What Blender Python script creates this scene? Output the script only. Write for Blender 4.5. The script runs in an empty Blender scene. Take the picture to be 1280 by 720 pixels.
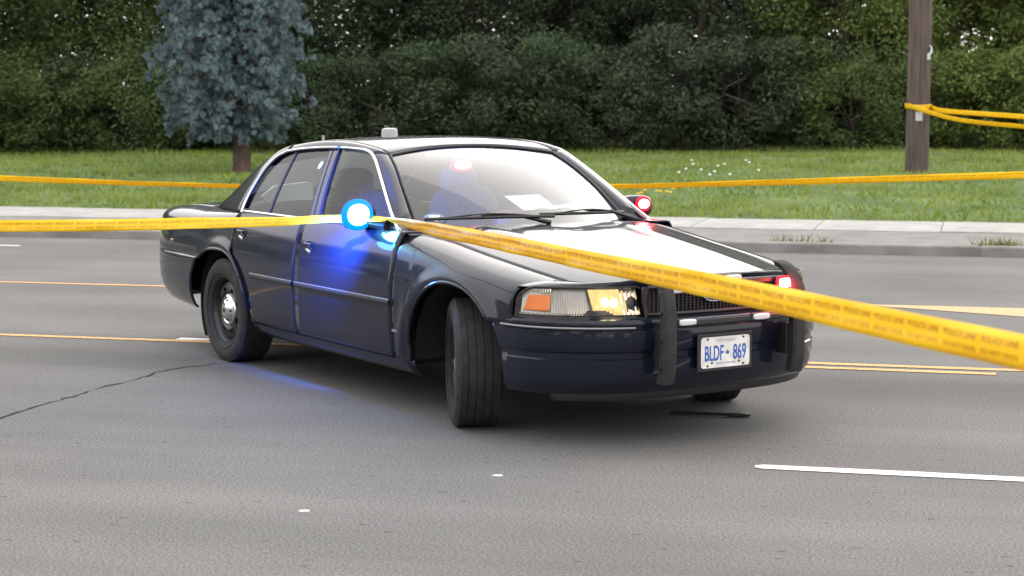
import bpy, math, random
import numpy as np
from mathutils import Vector, Matrix

S = bpy.context.scene
COL = S.collection
R = math.radians
rng = np.random.default_rng(7)
random.seed(7)

# ------------------------------------------------------------------ camera
cam_d = bpy.data.cameras.new('camera')
cam = bpy.data.objects.new('camera', cam_d)
COL.objects.link(cam)
cam.location = (0, 0, 1.7046)
cam.rotation_euler = (math.pi/2 - 0.103, 0, 0)
cam_d.sensor_width = 36
cam_d.lens = 2300*36/1280
cam_d.clip_start = 0.1
cam_d.clip_end = 3000
S.camera = cam
cam_d.dof.use_dof = True
cam_d.dof.focus_distance = 10.0
cam_d.dof.aperture_fstop = 4.5

# ------------------------------------------------------------------ world and sun (overcast evening)
SUN_EL, SUN_ROT = R(24), R(27)
W = bpy.data.worlds.new('World')
S.world = W
W.use_nodes = True
wn, wl = W.node_tree.nodes, W.node_tree.links
wn.clear()
sky = wn.new('ShaderNodeTexSky')
sky.sky_type = 'NISHITA'
sky.sun_disc = False
sky.sun_elevation = SUN_EL
sky.sun_rotation = SUN_ROT
sky.air_density = 1.0
sky.dust_density = 4.0
sky.ozone_density = 1.0
hs = wn.new('ShaderNodeHueSaturation')
hs.inputs['Saturation'].default_value = 0.22
wt = wn.new('ShaderNodeMixRGB'); wt.blend_type = 'MULTIPLY'; wt.inputs[0].default_value = 1
wt.inputs[2].default_value = (1.0, 0.98, 0.955, 1)
bg = wn.new('ShaderNodeBackground')
bg.inputs['Strength'].default_value = 0.15
wo = wn.new('ShaderNodeOutputWorld')
wl.new(sky.outputs[0], hs.inputs['Color'])
cl = wn.new('ShaderNodeMixRGB'); cl.inputs[0].default_value = 0.93       # even cloud cover over the clear sky
cl.inputs[2].default_value = (7.0, 7.0, 7.0, 1)
wl.new(hs.outputs[0], cl.inputs[1])
wl.new(cl.outputs[0], wt.inputs[1])
wl.new(wt.outputs[0], bg.inputs[0])
wl.new(bg.outputs[0], wo.inputs[0])

sun_d = bpy.data.lights.new('sun', 'SUN')
sun_d.energy = 0.5
sun_d.angle = R(85)
sun_d.color = (1, .93, .84)
sun = bpy.data.objects.new('sun', sun_d)
COL.objects.link(sun)
sdir = Vector((math.sin(SUN_ROT)*math.cos(SUN_EL), math.cos(SUN_ROT)*math.cos(SUN_EL), math.sin(SUN_EL)))
sun.rotation_euler = sdir.to_track_quat('Z', 'Y').to_euler()

S.view_settings.view_transform = 'Standard'
S.view_settings.look = 'None'
S.view_settings.exposure = 1.3
S.view_settings.gamma = 1.0
S.view_settings.use_curve_mapping = False
S.render.engine = 'CYCLES'
S.cycles.use_denoising = True
S.cycles.max_bounces = 8
S.cycles.transparent_max_bounces = 16

# ------------------------------------------------------------------ materials
def mat(name, color=(.5,.5,.5), rough=.5, metal=0.0, coat=0.0, spec=.5, coat_rough=.03):
    m = bpy.data.materials.new(name)
    m.use_nodes = True
    b = m.node_tree.nodes['Principled BSDF']
    b.inputs['Base Color'].default_value = (*color, 1)
    b.inputs['Roughness'].default_value = rough
    b.inputs['Metallic'].default_value = metal
    b.inputs['Specular IOR Level'].default_value = spec
    b.inputs['Coat Weight'].default_value = coat
    b.inputs['Coat Roughness'].default_value = coat_rough
    return m

def nodes(m):
    return m.node_tree.nodes, m.node_tree.links, m.node_tree.nodes['Principled BSDF']

def noise_color(m, c1, c2, scale, detail=4, lo=.35, hi=.65, coord='Object', bump=0, bump_scale=None, stretch=None, rough_var=None, dist=.01):
    n, l, b = nodes(m)
    tc = n.new('ShaderNodeTexCoord')
    src = tc.outputs[coord]
    if stretch:
        mp = n.new('ShaderNodeMapping'); mp.inputs['Scale'].default_value = stretch
        l.new(src, mp.inputs[0]); src = mp.outputs[0]
    t = n.new('ShaderNodeTexNoise')
    t.inputs['Scale'].default_value = scale; t.inputs['Detail'].default_value = detail
    l.new(src, t.inputs['Vector'])
    r = n.new('ShaderNodeValToRGB')
    r.color_ramp.elements[0].position = lo; r.color_ramp.elements[0].color = (*c1, 1)
    r.color_ramp.elements[1].position = hi; r.color_ramp.elements[1].color = (*c2, 1)
    l.new(t.outputs['Fac'], r.inputs[0]); l.new(r.outputs[0], b.inputs['Base Color'])
    if bump:
        t2 = n.new('ShaderNodeTexNoise'); t2.inputs['Scale'].default_value = bump_scale or scale*3; t2.inputs['Detail'].default_value = 3
        l.new(src, t2.inputs['Vector'])
        bp = n.new('ShaderNodeBump'); bp.inputs['Strength'].default_value = bump; bp.inputs['Distance'].default_value = dist
        l.new(t2.outputs['Fac'], bp.inputs['Height']); l.new(bp.outputs[0], b.inputs['Normal'])
    if rough_var:
        mr = n.new('ShaderNodeMapRange'); mr.inputs['To Min'].default_value = rough_var[0]; mr.inputs['To Max'].default_value = rough_var[1]
        l.new(t.outputs['Fac'], mr.inputs[0]); l.new(mr.outputs[0], b.inputs['Roughness'])
    return m

def emit(name, color, strength):
    m = mat(name, tuple(.12*c for c in color), .35, spec=.2)
    b = m.node_tree.nodes['Principled BSDF']
    b.inputs['Emission Color'].default_value = (*color, 1)
    b.inputs['Emission Strength'].default_value = strength
    return m

def glass(name, tint, extra=0.0, rough=0.0, ior=1.5):
    m = bpy.data.materials.new(name); m.use_nodes = True
    n, l = m.node_tree.nodes, m.node_tree.links
    n.clear()
    tr = n.new('ShaderNodeBsdfTransparent'); tr.inputs[0].default_value = (*tint, 1)
    gl = n.new('ShaderNodeBsdfGlossy'); gl.inputs['Roughness'].default_value = rough
    fr = n.new('ShaderNodeFresnel'); fr.inputs[0].default_value = ior
    mx = n.new('ShaderNodeMixShader'); o = n.new('ShaderNodeOutputMaterial')
    ma = n.new('ShaderNodeMath'); ma.operation = 'MULTIPLY_ADD'; ma.use_clamp = True
    ma.inputs[1].default_value = 1.7; ma.inputs[2].default_value = extra
    l.new(fr.outputs[0], ma.inputs[0]); l.new(ma.outputs[0], mx.inputs[0])
    l.new(tr.outputs[0], mx.inputs[1]); l.new(gl.outputs[0], mx.inputs[2]); l.new(mx.outputs[0], o.inputs[0])
    return m

M = {}
M['paint'] = mat('navy_black_paint', (.006,.008,.018), .45, coat=1.0, spec=.08)
M['paint'].node_tree.nodes['Principled BSDF'].inputs['Coat IOR'].default_value = 1.36
_n, _l, _b = nodes(M['paint'])
_tc = _n.new('ShaderNodeTexCoord'); _t = _n.new('ShaderNodeTexNoise'); _t.inputs['Scale'].default_value = 3; _t.inputs['Detail'].default_value = 6
_mr = _n.new('ShaderNodeMapRange'); _mr.inputs['To Min'].default_value = .02; _mr.inputs['To Max'].default_value = .11
_l.new(_tc.outputs['Object'], _t.inputs['Vector']); _l.new(_t.outputs['Fac'], _mr.inputs[0]); _l.new(_mr.outputs[0], _b.inputs['Coat Roughness'])
M['trim'] = mat('black_trim', (.014,.014,.016), .45)
M['rubber'] = noise_color(mat('tyre_rubber', (.02,.02,.022), .8), (.009,.009,.010), (.020,.020,.021), 18, bump=.1, bump_scale=80)
M['steel'] = noise_color(mat('dark_steel_wheel', (.035,.037,.042), .38, .4), (.018,.019,.022), (.042,.042,.046), 9)
M['chrome'] = mat('chrome', (.75,.75,.76), .12, 1.0)
M['satin'] = mat('bright_window_trim', (.62,.64,.68), .25, 1.0)
M['dimstrip'] = mat('dull_grey_strip', (.20,.20,.22), .4, .6)
M['dark'] = mat('dark_underbody', (.01,.01,.011), .8)
M['cloth'] = noise_color(mat('seat_cloth', (.05,.05,.055), .9), (.035,.036,.04), (.07,.07,.075), 60)
M['dash'] = mat('grey_dash_plastic', (.06,.06,.062), .7)
M['windscreen'] = glass('windscreen_glass', (.78,.82,.79), .03)
M['sideglass'] = glass('side_glass', (.72,.78,.80), .0, 0, 1.20)
M['lens'] = glass('clear_lamp_lens', (.95,.95,.94), .0, 0, 1.25)
M['reflector'] = mat('lamp_reflector', (.82,.82,.82), .18, 1.0)
M['ribbed'] = mat('ribbed_reflector', (.55,.54,.54), .3, .8)
M['amber'] = mat('amber_reflector', (.95,.27,.04), .35, 0, coat=.3)
M['bulb'] = emit('warm_headlight_glow', (1,.66,.25), .62)
_n, _l, _b = nodes(M['bulb'])
_tc = _n.new('ShaderNodeTexCoord'); _t = _n.new('ShaderNodeTexVoronoi'); _t.inputs['Scale'].default_value = 38
_mr = _n.new('ShaderNodeMapRange'); _mr.inputs['To Min'].default_value = .58; _mr.inputs['To Max'].default_value = .34
_l.new(_tc.outputs['Object'], _t.inputs['Vector']); _l.new(_t.outputs['Distance'], _mr.inputs[0]); _l.new(_mr.outputs[0], _b.inputs['Emission Strength'])
M['bulbcore'] = emit('warm_bulb_core', (1,.82,.5), 4)
M['blue_lamp'] = emit('blue_led', (.12,.62,1), 40)
M['red_lamp'] = emit('red_led', (1,.14,.14), 40)
M['blue_halo'] = emit('blue_lamp_halo', (.002,.36,1), .42)  # emissive colour of the glare ring painted round the blue lens
M['red_halo'] = emit('red_lamp_halo', (1,.02,.05), .42)  # the same painted glare ring in red
M['cyan_spot'] = emit('cyan_glint', (.05,.6,1), 1.5)  # glowing colour standing in for a cyan highlight
M['clear_led'] = mat('unlit_led_lens', (.62,.6,.6), .25, .2, coat=.5)
M['plate'] = noise_color(mat('plate_white', (.72,.71,.70), .4), (.62,.60,.58), (.78,.77,.75), 14)
M['plateblue'] = mat('plate_blue', (.03,.10,.42), .45)
M['plategrey'] = mat('plate_grey', (.25,.25,.27), .5)
M['badgeblue'] = mat('badge_blue', (.02,.045,.16), .25, coat=1)
M['tail'] = mat('tail_red', (.22,.012,.010), .2, coat=1)
M['paper'] = mat('white_paper', (.86,.88,.87), .8)
M['sticker'] = mat('sticker_white', (.62,.68,.68), .6)
M['stickergrey'] = mat('sticker_grey', (.16,.20,.22), .6)
M['whitecap'] = mat('grey_plastic', (.30,.30,.32), .35)

# tape
def tape_mat():
    m = bpy.data.materials.new('yellow_tape_plastic'); m.use_nodes = True
    n, l = m.node_tree.nodes, m.node_tree.links
    b = n['Principled BSDF']
    b.inputs['Base Color'].default_value = (.94,.66,.010,1); b.inputs['Roughness'].default_value = .5
    tr = n.new('ShaderNodeBsdfTranslucent'); tr.inputs[0].default_value = (.9,.58,.012,1)
    mx = n.new('ShaderNodeMixShader'); mx.inputs[0].default_value = .4
    o = n['Material Output']
    tc = n.new('ShaderNodeTexCoord'); nz = n.new('ShaderNodeTexNoise'); nz.inputs['Scale'].default_value = 9; nz.inputs['Detail'].default_value = 3
    bp = n.new('ShaderNodeBump'); bp.inputs['Strength'].default_value = .4; bp.inputs['Distance'].default_value = .025
    l.new(tc.outputs['Object'], nz.inputs['Vector']); l.new(nz.outputs['Fac'], bp.inputs['Height']); l.new(bp.outputs[0], b.inputs['Normal'])
    l.new(b.outputs[0], mx.inputs[1]); l.new(tr.outputs[0], mx.inputs[2]); l.new(mx.outputs[0], o.inputs[0])
    return m
M['tape'] = tape_mat()
M['tapeink'] = mat('tape_ink', (.34,.17,.006), .5)

# asphalt: fine aggregate, lane-direction wear streaks, dull patches
def asphalt():
    m = mat('asphalt', (.1,.1,.1), .92, spec=.15)
    n, l, b = nodes(m)
    tc = n.new('ShaderNodeTexCoord')
    mp = n.new('ShaderNodeMapping'); mp.inputs['Scale'].default_value = (.12, 1.3, 1)
    l.new(tc.outputs['Object'], mp.inputs[0])
    st = n.new('ShaderNodeTexNoise'); st.inputs['Scale'].default_value = 1.0; st.inputs['Detail'].default_value = 6; st.inputs['Roughness'].default_value = .65
    l.new(mp.outputs[0], st.inputs['Vector'])
    ag = n.new('ShaderNodeTexNoise'); ag.inputs['Scale'].default_value = 85; ag.inputs['Detail'].default_value = 8; ag.inputs['Roughness'].default_value = .75
    l.new(tc.outputs['Object'], ag.inputs['Vector'])
    bl = n.new('ShaderNodeTexNoise'); bl.inputs['Scale'].default_value = .5; bl.inputs['Detail'].default_value = 4
    l.new(tc.outputs['Object'], bl.inputs['Vector'])
    r1 = n.new('ShaderNodeValToRGB')
    r1.color_ramp.elements[0].position = .3; r1.color_ramp.elements[0].color = (.134,.133,.135,1)
    r1.color_ramp.elements[1].position = .7; r1.color_ramp.elements[1].color = (.170,.168,.171,1)
    l.new(st.outputs['Fac'], r1.inputs[0])
    r2 = n.new('ShaderNodeValToRGB')
    r2.color_ramp.elements[0].position = .36; r2.color_ramp.elements[0].color = (.34,.34,.34,1)
    r2.color_ramp.elements[1].position = .66; r2.color_ramp.elements[1].color = (1.55,1.54,1.5,1)
    l.new(ag.outputs['Fac'], r2.inputs[0])
    mu = n.new('ShaderNodeMixRGB'); mu.blend_type = 'MULTIPLY'; mu.inputs[0].default_value = 1
    l.new(r1.outputs[0], mu.inputs[1]); l.new(r2.outputs[0], mu.inputs[2])
    r3 = n.new('ShaderNodeValToRGB')
    r3.color_ramp.elements[0].position = .3; r3.color_ramp.elements[0].color = (.86,.86,.87,1)
    r3.color_ramp.elements[1].position = .7; r3.color_ramp.elements[1].color = (1.1,1.1,1.08,1)
    l.new(bl.outputs['Fac'], r3.inputs[0])
    mu2 = n.new('ShaderNodeMixRGB'); mu2.blend_type = 'MULTIPLY'; mu2.inputs[0].default_value = 1
    l.new(mu.outputs[0], mu2.inputs[1]); l.new(r3.outputs[0], mu2.inputs[2])
    # oil-darkened band in the middle of the near turning lane
    sx = n.new('ShaderNodeSeparateXYZ'); l.new(tc.outputs['Object'], sx.inputs[0])
    dn = n.new('ShaderNodeMath'); dn.operation = 'SUBTRACT'; dn.inputs[1].default_value = 10.9; l.new(sx.outputs['Y'], dn.inputs[0])
    da = n.new('ShaderNodeMath'); da.operation = 'ABSOLUTE'; l.new(dn.outputs[0], da.inputs[0])
    dm = n.new('ShaderNodeMapRange'); dm.interpolation_type = 'SMOOTHSTEP'
    dm.inputs['From Min'].default_value = .15; dm.inputs['From Max'].default_value = .75
    dm.inputs['To Min'].default_value = .80; dm.inputs['To Max'].default_value = 1.0
    l.new(da.outputs[0], dm.inputs[0])
    mu3 = n.new('ShaderNodeMixRGB'); mu3.blend_type = 'MULTIPLY'; mu3.inputs[0].default_value = 1
    l.new(mu2.outputs[0], mu3.inputs[1]); l.new(dm.outputs[0], mu3.inputs[2])
    # sparse dark pits and pale chips
    vo = n.new('ShaderNodeTexVoronoi'); vo.inputs['Scale'].default_value = 16
    mp2 = n.new('ShaderNodeMapping'); mp2.inputs['Scale'].default_value = (.45, 1, 1); l.new(tc.outputs['Object'], mp2.inputs[0]); l.new(mp2.outputs[0], vo.inputs['Vector'])
    pr = n.new('ShaderNodeMapRange'); pr.inputs['From Min'].default_value = .10; pr.inputs['From Max'].default_value = .16
    l.new(vo.outputs['Distance'], pr.inputs[0])
    sel = n.new('ShaderNodeSeparateColor'); l.new(vo.outputs['Color'], sel.inputs[0])
    gt = n.new('ShaderNodeMath'); gt.operation = 'LESS_THAN'; gt.inputs[1].default_value = .80; l.new(sel.outputs[0], gt.inputs[0])
    mxm = n.new('ShaderNodeMath'); mxm.operation = 'MAXIMUM'; l.new(pr.outputs[0], mxm.inputs[0]); l.new(gt.outputs[0], mxm.inputs[1])
    mr2 = n.new('ShaderNodeMapRange'); mr2.inputs['To Min'].default_value = .5; l.new(mxm.outputs[0], mr2.inputs[0])
    mu4 = n.new('ShaderNodeMixRGB'); mu4.blend_type = 'MULTIPLY'; mu4.inputs[0].default_value = 1
    l.new(mu3.outputs[0], mu4.inputs[1]); l.new(mr2.outputs[0], mu4.inputs[2])
    l.new(mu4.outputs[0], b.inputs['Base Color'])
    bp = n.new('ShaderNodeBump'); bp.inputs['Strength'].default_value = .35; bp.inputs['Distance'].default_value = .004
    l.new(ag.outputs['Fac'], bp.inputs['Height']); l.new(bp.outputs[0], b.inputs['Normal'])
    return m
M['asphalt'] = asphalt()

def worn_paint(name, col, wear, lo, hi):
    m = mat(name, col, .7)
    noise_color(m, wear, col, 40, 8, lo, hi)
    return m
M['yellowline'] = worn_paint('worn_yellow_paint', (.60,.32,.09), (.28,.19,.11), .36, .52)
M['paleyellow'] = worn_paint('faded_yellow_paint', (.50,.33,.14), (.24,.19,.13), .36, .56)
M['whiteline'] = worn_paint('white_road_paint', (.74,.74,.72), (.45,.45,.44), .28, .42)
M['crack'] = mat('road_crack', (.012,.012,.012), .95)
M['concrete'] = noise_color(mat('concrete_kerb', (.3,.3,.3), .85), (.25,.245,.24), (.36,.355,.345), 6, 8, bump=.3, bump_scale=60)
M['kerbface'] = noise_color(mat('dirty_concrete', (.15,.15,.15), .9), (.12,.115,.112), (.19,.185,.18), 4, 8, bump=.3, bump_scale=50)
M['pavement'] = noise_color(mat('pavement_concrete', (.4,.4,.39), .85), (.25,.245,.24), (.34,.335,.325), 3, 8, bump=.2, bump_scale=50)
M['verge'] = noise_color(mat('dusty_asphalt_strip', (.22,.21,.2), .9), (.135,.13,.125), (.185,.18,.172), 3, 8, bump=.3, bump_scale=50)
M['soil'] = noise_color(mat('lawn_soil', (.06,.08,.03), 1), (.05,.09,.025), (.11,.16,.045), 1.2, 8, bump=.5, bump_scale=20, dist=.05)

def leafmat(name, dark, light, scale=1.0, trans=.38, rough=.75):
    m = bpy.data.materials.new(name); m.use_nodes = True
    n, l = m.node_tree.nodes, m.node_tree.links
    b = n['Principled BSDF']; b.inputs['Roughness'].default_value = rough; b.inputs['Specular IOR Level'].default_value = .08
    o = n['Material Output']
    tc = n.new('ShaderNodeTexCoord'); t = n.new('ShaderNodeTexNoise'); t.inputs['Scale'].default_value = scale; t.inputs['Detail'].default_value = 5
    l.new(tc.outputs['Object'], t.inputs['Vector'])
    r = n.new('ShaderNodeValToRGB')
    r.color_ramp.elements[0].position = .32; r.color_ramp.elements[0].color = (*dark, 1)
    r.color_ramp.elements[1].position = .68; r.color_ramp.elements[1].color = (*light, 1)
    l.new(t.outputs['Fac'], r.inputs[0]); l.new(r.outputs[0], b.inputs['Base Color'])
    tr = n.new('ShaderNodeBsdfTranslucent'); l.new(r.outputs[0], tr.inputs[0])
    mx = n.new('ShaderNodeMixShader'); mx.inputs[0].default_value = trans
    l.new(b.outputs[0], mx.inputs[1]); l.new(tr.outputs[0], mx.inputs[2]); l.new(mx.outputs[0], o.inputs[0])
    return m
M['grass'] = leafmat('grass_blades', (.13,.185,.034), (.28,.33,.085), .8, .35)
M['leaf_green'] = leafmat('leaf_green', (.056,.088,.032), (.12,.165,.06), 1.1)
M['leaf_dark'] = leafmat('leaf_dark', (.046,.074,.042), (.086,.124,.062), 1.1)
M['leaf_brown'] = leafmat('leaf_dull', (.050,.066,.044), (.088,.108,.066), 1.1)
M['leaf_light'] = leafmat('leaf_light', (.085,.125,.036), (.19,.235,.07), 1.1)
M['needle'] = leafmat('blue_spruce_needles', (.105,.148,.165), (.225,.30,.33), 2.2, .15)
M['bark'] = noise_color(mat('bark', (.06,.045,.035), .95), (.035,.028,.024), (.085,.065,.05), 6, 8, bump=.8, bump_scale=20, stretch=(3,3,.6), dist=.03)
M['sprucebark'] = noise_color(mat('spruce_bark', (.11,.06,.05), .95), (.065,.042,.037), (.125,.08,.07), 6, 8, bump=.8, bump_scale=20, stretch=(3,3,.8), dist=.03)
M['pole'] = noise_color(mat('weathered_pole_wood', (.16,.11,.09), .9), (.055,.040,.036), (.115,.085,.075), 3, 8, bump=.6, bump_scale=12, stretch=(9,9,.5), dist=.02)
M['zinc'] = mat('zinc_tag', (.5,.51,.53), .45, .8)
M['flower'] = mat('white_petals', (.75,.75,.70), .8)
M['yellowspeck'] = mat('yellow_speck_tone', (.62,.42,.03), .8)

# ------------------------------------------------------------------ mesh helpers
def new_mesh(name, V, F, m, smooth=True, sharp=35):
    me = bpy.data.meshes.new(name)
    me.from_pydata([tuple(v) for v in V], [], [tuple(f) for f in F])
    if m: me.materials.append(m)
    if smooth:
        me.polygons.foreach_set('use_smooth', [True]*len(me.polygons))
        if sharp: me.set_sharp_from_angle(angle=R(sharp))
    me.update()
    return me

def big_mesh(name, V, F, m, smooth=False):
    """fast path: V (n,3) array, F (k,4) or (k,3) int array"""
    me = bpy.data.meshes.new(name)
    V = np.asarray(V, np.float32); F = np.asarray(F, np.int32)
    k, c = F.shape
    me.vertices.add(len(V)); me.vertices.foreach_set('co', V.ravel())
    me.loops.add(k*c); me.loops.foreach_set('vertex_index', F.ravel())
    me.polygons.add(k)
    me.polygons.foreach_set('loop_start', np.arange(0, k*c, c, dtype=np.int32))
    if m: me.materials.append(m)
    me.update(calc_edges=True)
    if smooth: me.polygons.foreach_set('use_smooth', [True]*k)
    return me

def link(name, me, parent=None):
    o = bpy.data.objects.new(name, me); COL.objects.link(o)
    if parent is not None: o.parent = parent
    return o

def obj(name, V, F, m, parent=None, smooth=True, sharp=35):
    return link(name, new_mesh(name, V, F, m, smooth, sharp), parent)

def empty(name, loc=(0,0,0), rz=0, parent=None):
    o = bpy.data.objects.new(name, None); COL.objects.link(o)
    o.location = loc; o.rotation_euler = (0,0,rz); o.empty_display_size = .2
    if parent is not None: o.parent = parent
    return o

def tag(o, label=None, cat=None, group=None, kind=None):
    if label: o['label'] = label
    if cat: o['category'] = cat
    if group: o['group'] = group
    if kind: o['kind'] = kind
    return o

class MB:
    """collects shapes for one mesh"""
    def __init__(s): s.V = []; s.F = []
    def add(s, V, F):
        k = len(s.V); s.V += [tuple(v) for v in V]; s.F += [tuple(i+k for i in f) for f in F]
    def box(s, c, d, rot=None, bev=0.0):
        x, y, z = d[0]/2, d[1]/2, d[2]/2
        b = min(bev, x*.9, y*.9, z*.9)
        V = []; 
        if b <= 0:
            V = [Vector((i*x, j*y, k*z)) for k in (-1,1) for j in (-1,1) for i in (-1,1)]
            F = [(0,2,3,1),(4,5,7,6),(0,1,5,4),(2,6,7,3),(0,4,6,2),(1,3,7,5)]
        else:
            # chamfered box from convex corners
            idx = {}
            for k in (-1,1):
                for j in (-1,1):
                    for i in (-1,1):
                        idx[(i,j,k,0)] = len(V); V.append(Vector((i*x, j*(y-b), k*(z-b))))
                        idx[(i,j,k,1)] = len(V); V.append(Vector((i*(x-b), j*y, k*(z-b))))
                        idx[(i,j,k,2)] = len(V); V.append(Vector((i*(x-b), j*(y-b), k*z)))
            F = []
            q = [(-1,-1),(1,-1),(1,1),(-1,1)]
            for sgn in (-1,1):
                f = [idx[(sgn,a,c,0)] for a, c in q]; F.append(f if sgn > 0 else f[::-1])
                f = [idx[(a,sgn,c,1)] for a, c in q]; F.append(f[::-1] if sgn > 0 else f)
                f = [idx[(a,c,sgn,2)] for a, c in q]; F.append(f if sgn > 0 else f[::-1])
            def fix(f):
                ce = sum((V[i] for i in f), Vector())/len(f)
                nn = (V[f[1]]-V[f[0]]).cross(V[f[2]]-V[f[0]])
                return f if nn.dot(ce) > 0 else f[::-1]
            for i in (-1,1):
                for j in (-1,1):
                    F.append(fix([idx[(i,j,-1,0)], idx[(i,j,-1,1)], idx[(i,j,1,1)], idx[(i,j,1,0)]]))
                    F.append(fix([idx[(i,-1,j,0)], idx[(i,-1,j,2)], idx[(i,1,j,2)], idx[(i,1,j,0)]]))
                    F.append(fix([idx[(-1,i,j,1)], idx[(-1,i,j,2)], idx[(1,i,j,2)], idx[(1,i,j,1)]]))
                    for k in (-1,1):
                        F.append(fix([idx[(i,j,k,0)], idx[(i,j,k,1)], idx[(i,j,k,2)]]))
        if rot is not None: V = [rot @ v for v in V]
        c = Vector(c)
        s.add([v+c for v in V], F)
    def tube(s, pts, r, n=8, cap=True, squash=1.0):
        pts = [Vector(p) for p in pts]; m = len(pts)
        rr = r if hasattr(r, '__len__') else [r]*m
        V = []; up = None
        for i, p in enumerate(pts):
            t = (pts[min(i+1, m-1)]-pts[max(i-1, 0)]).normalized()
            if up is None:
                up = Vector((0,0,1)) if abs(t.z) < .9 else Vector((1,0,0))
            a = t.cross(up).normalized(); b = a.cross(t).normalized(); up = b
            for k in range(n):
                an = 2*math.pi*k/n
                V.append(p + a*math.cos(an)*rr[i] + b*math.sin(an)*rr[i]*squash)
        F = [(i*n+k, i*n+(k+1)%n, (i+1)*n+(k+1)%n, (i+1)*n+k) for i in range(m-1) for k in range(n)]
        if cap: F += [tuple(range(n))[::-1], tuple((m-1)*n+k for k in range(n))]
        s.add(V, F)
    def lathe(s, prof, n=24, axis='z', c=(0,0,0), a0=0, a1=2*math.pi, skip=None):
        full = abs(a1-a0-2*math.pi) < 1e-6
        N = n if full else n+1
        V = []
        for (r, h) in prof:
            for k in range(N):
                a = a0+(a1-a0)*k/n
                if axis == 'z': p = (r*math.cos(a), r*math.sin(a), h)
                elif axis == 'y': p = (r*math.cos(a), h, r*math.sin(a))
                else: p = (h, r*math.cos(a), r*math.sin(a))
                V.append((p[0]+c[0], p[1]+c[1], p[2]+c[2]))
        F = []
        for i in range(len(prof)-1):
            for k in range(n):
                if skip and skip(i, k): continue
                F.append((i*N+k, i*N+(k+1)%N, (i+1)*N+(k+1)%N, (i+1)*N+k))
        s.add(V, F)
    def ellipsoid(s, c, r, n=16, m=10):
        V = []; F = []
        for i in range(m+1):
            th = math.pi*i/m
            for k in range(n):
                a = 2*math.pi*k/n
                V.append((c[0]+r[0]*math.sin(th)*math.cos(a), c[1]+r[1]*math.sin(th)*math.sin(a), c[2]+r[2]*math.cos(th)))
        F = [(i*n+k, (i+1)*n+k, (i+1)*n+(k+1)%n, i*n+(k+1)%n) for i in range(m) for k in range(n)]
        s.add(V, F)
    def grid(s, P, hint=None):
        P = np.asarray(P, float); m, n, _ = P.shape
        V = P.reshape(-1, 3)
        F = [(i*n+j, i*n+j+1, (i+1)*n+j+1, (i+1)*n+j) for i in range(m-1) for j in range(n-1)]
        if hint is not None:
            a = P[1:, :-1]-P[:-1, :-1]; b = P[:-1, 1:]-P[:-1, :-1]
            nn = np.cross(b, a).reshape(-1, 3).sum(0)
            if np.dot(nn, hint) < 0: F = [f[::-1] for f in F]
        s.add(V, F)
    def build(s, name, m, parent=None, smooth=True, sharp=35):
        return obj(name, s.V, s.F, m, parent, smooth, sharp)

def superell(c, r, e=.55, n=24, m=14):
    V = []; F = []
    f = lambda w: math.copysign(abs(w)**e, w)
    for i in range(m+1):
        th = -math.pi/2+math.pi*i/m
        for k in range(n):
            a = 2*math.pi*k/n
            V.append((c[0]+r[0]*f(math.cos(th))*f(math.cos(a)), c[1]+r[1]*f(math.cos(th))*f(math.sin(a)), c[2]+r[2]*f(math.sin(th))))
    F = [(i*n+k, i*n+(k+1)%n, (i+1)*n+(k+1)%n, (i+1)*n+k) for i in range(m) for k in range(n)]
    return V, F

def pch(xs, ys):
    xs = np.array(xs, float); ys = np.array(ys, float)
    h = np.diff(xs); d = np.diff(ys)/h
    mm = np.zeros(len(xs))
    for i in range(1, len(xs)-1):
        if d[i-1]*d[i] > 0:
            w1 = 2*h[i]+h[i-1]; w2 = h[i]+2*h[i-1]
            mm[i] = (w1+w2)/(w1/d[i-1]+w2/d[i])
    mm[0] = d[0]; mm[-1] = d[-1]
    def f(x):
        x = np.asarray(x, float)
        xc = np.clip(x, xs[0], xs[-1])
        i = np.clip(np.searchsorted(xs, xc, side='right')-1, 0, len(xs)-2)
        t = (xc-xs[i])/h[i]
        return ((1+2*t)*(1-t)**2*ys[i]+t*(1-t)**2*h[i]*mm[i]+t*t*(3-2*t)*ys[i+1]+t*t*(t-1)*h[i]*mm[i+1])
    return f

def resample(pts, n, keys=None):
    """smooth (Catmull-Rom) resample of a polyline to n points by arc length"""
    P = np.array(pts, float)
    if len(P) > 2:
        out = []
        Q = np.vstack([2*P[0]-P[1], P, 2*P[-1]-P[-2]])
        for i in range(1, len(Q)-2):
            for t in np.linspace(0, 1, 14, endpoint=False):
                p0, p1, p2, p3 = Q[i-1:i+3]
                out.append(.5*((2*p1)+(-p0+p2)*t+(2*p0-5*p1+4*p2-p3)*t*t+(-p0+3*p1-3*p2+p3)*t**3))
        out.append(P[-1]); P = np.array(out)
    s = np.r_[0, np.cumsum(np.linalg.norm(np.diff(P, axis=0), axis=1))]
    q = np.linspace(0, s[-1], n)
    return np.stack([np.interp(q, s, P[:, k]) for k in range(P.shape[1])], 1)

def text_mesh(txt, size, shear=0.0, res=2, spacing=1.0):
    cu = bpy.data.curves.new('lettering_curve', 'FONT')
    cu.body = txt; cu.size = size; cu.resolution_u = res; cu.shear = shear; cu.space_character = spacing
    cu.fill_mode = 'FRONT'
    o = bpy.data.objects.new('lettering_tmp', cu); COL.objects.link(o)
    dg = bpy.context.evaluated_depsgraph_get()
    me = bpy.data.meshes.new_from_object(o.evaluated_get(dg))
    V = np.array([tuple(v.co) for v in me.vertices]); F = [tuple(p.vertices) for p in me.polygons]
    bpy.data.objects.remove(o); bpy.data.curves.remove(cu); bpy.data.meshes.remove(me)
    return V, F

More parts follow.
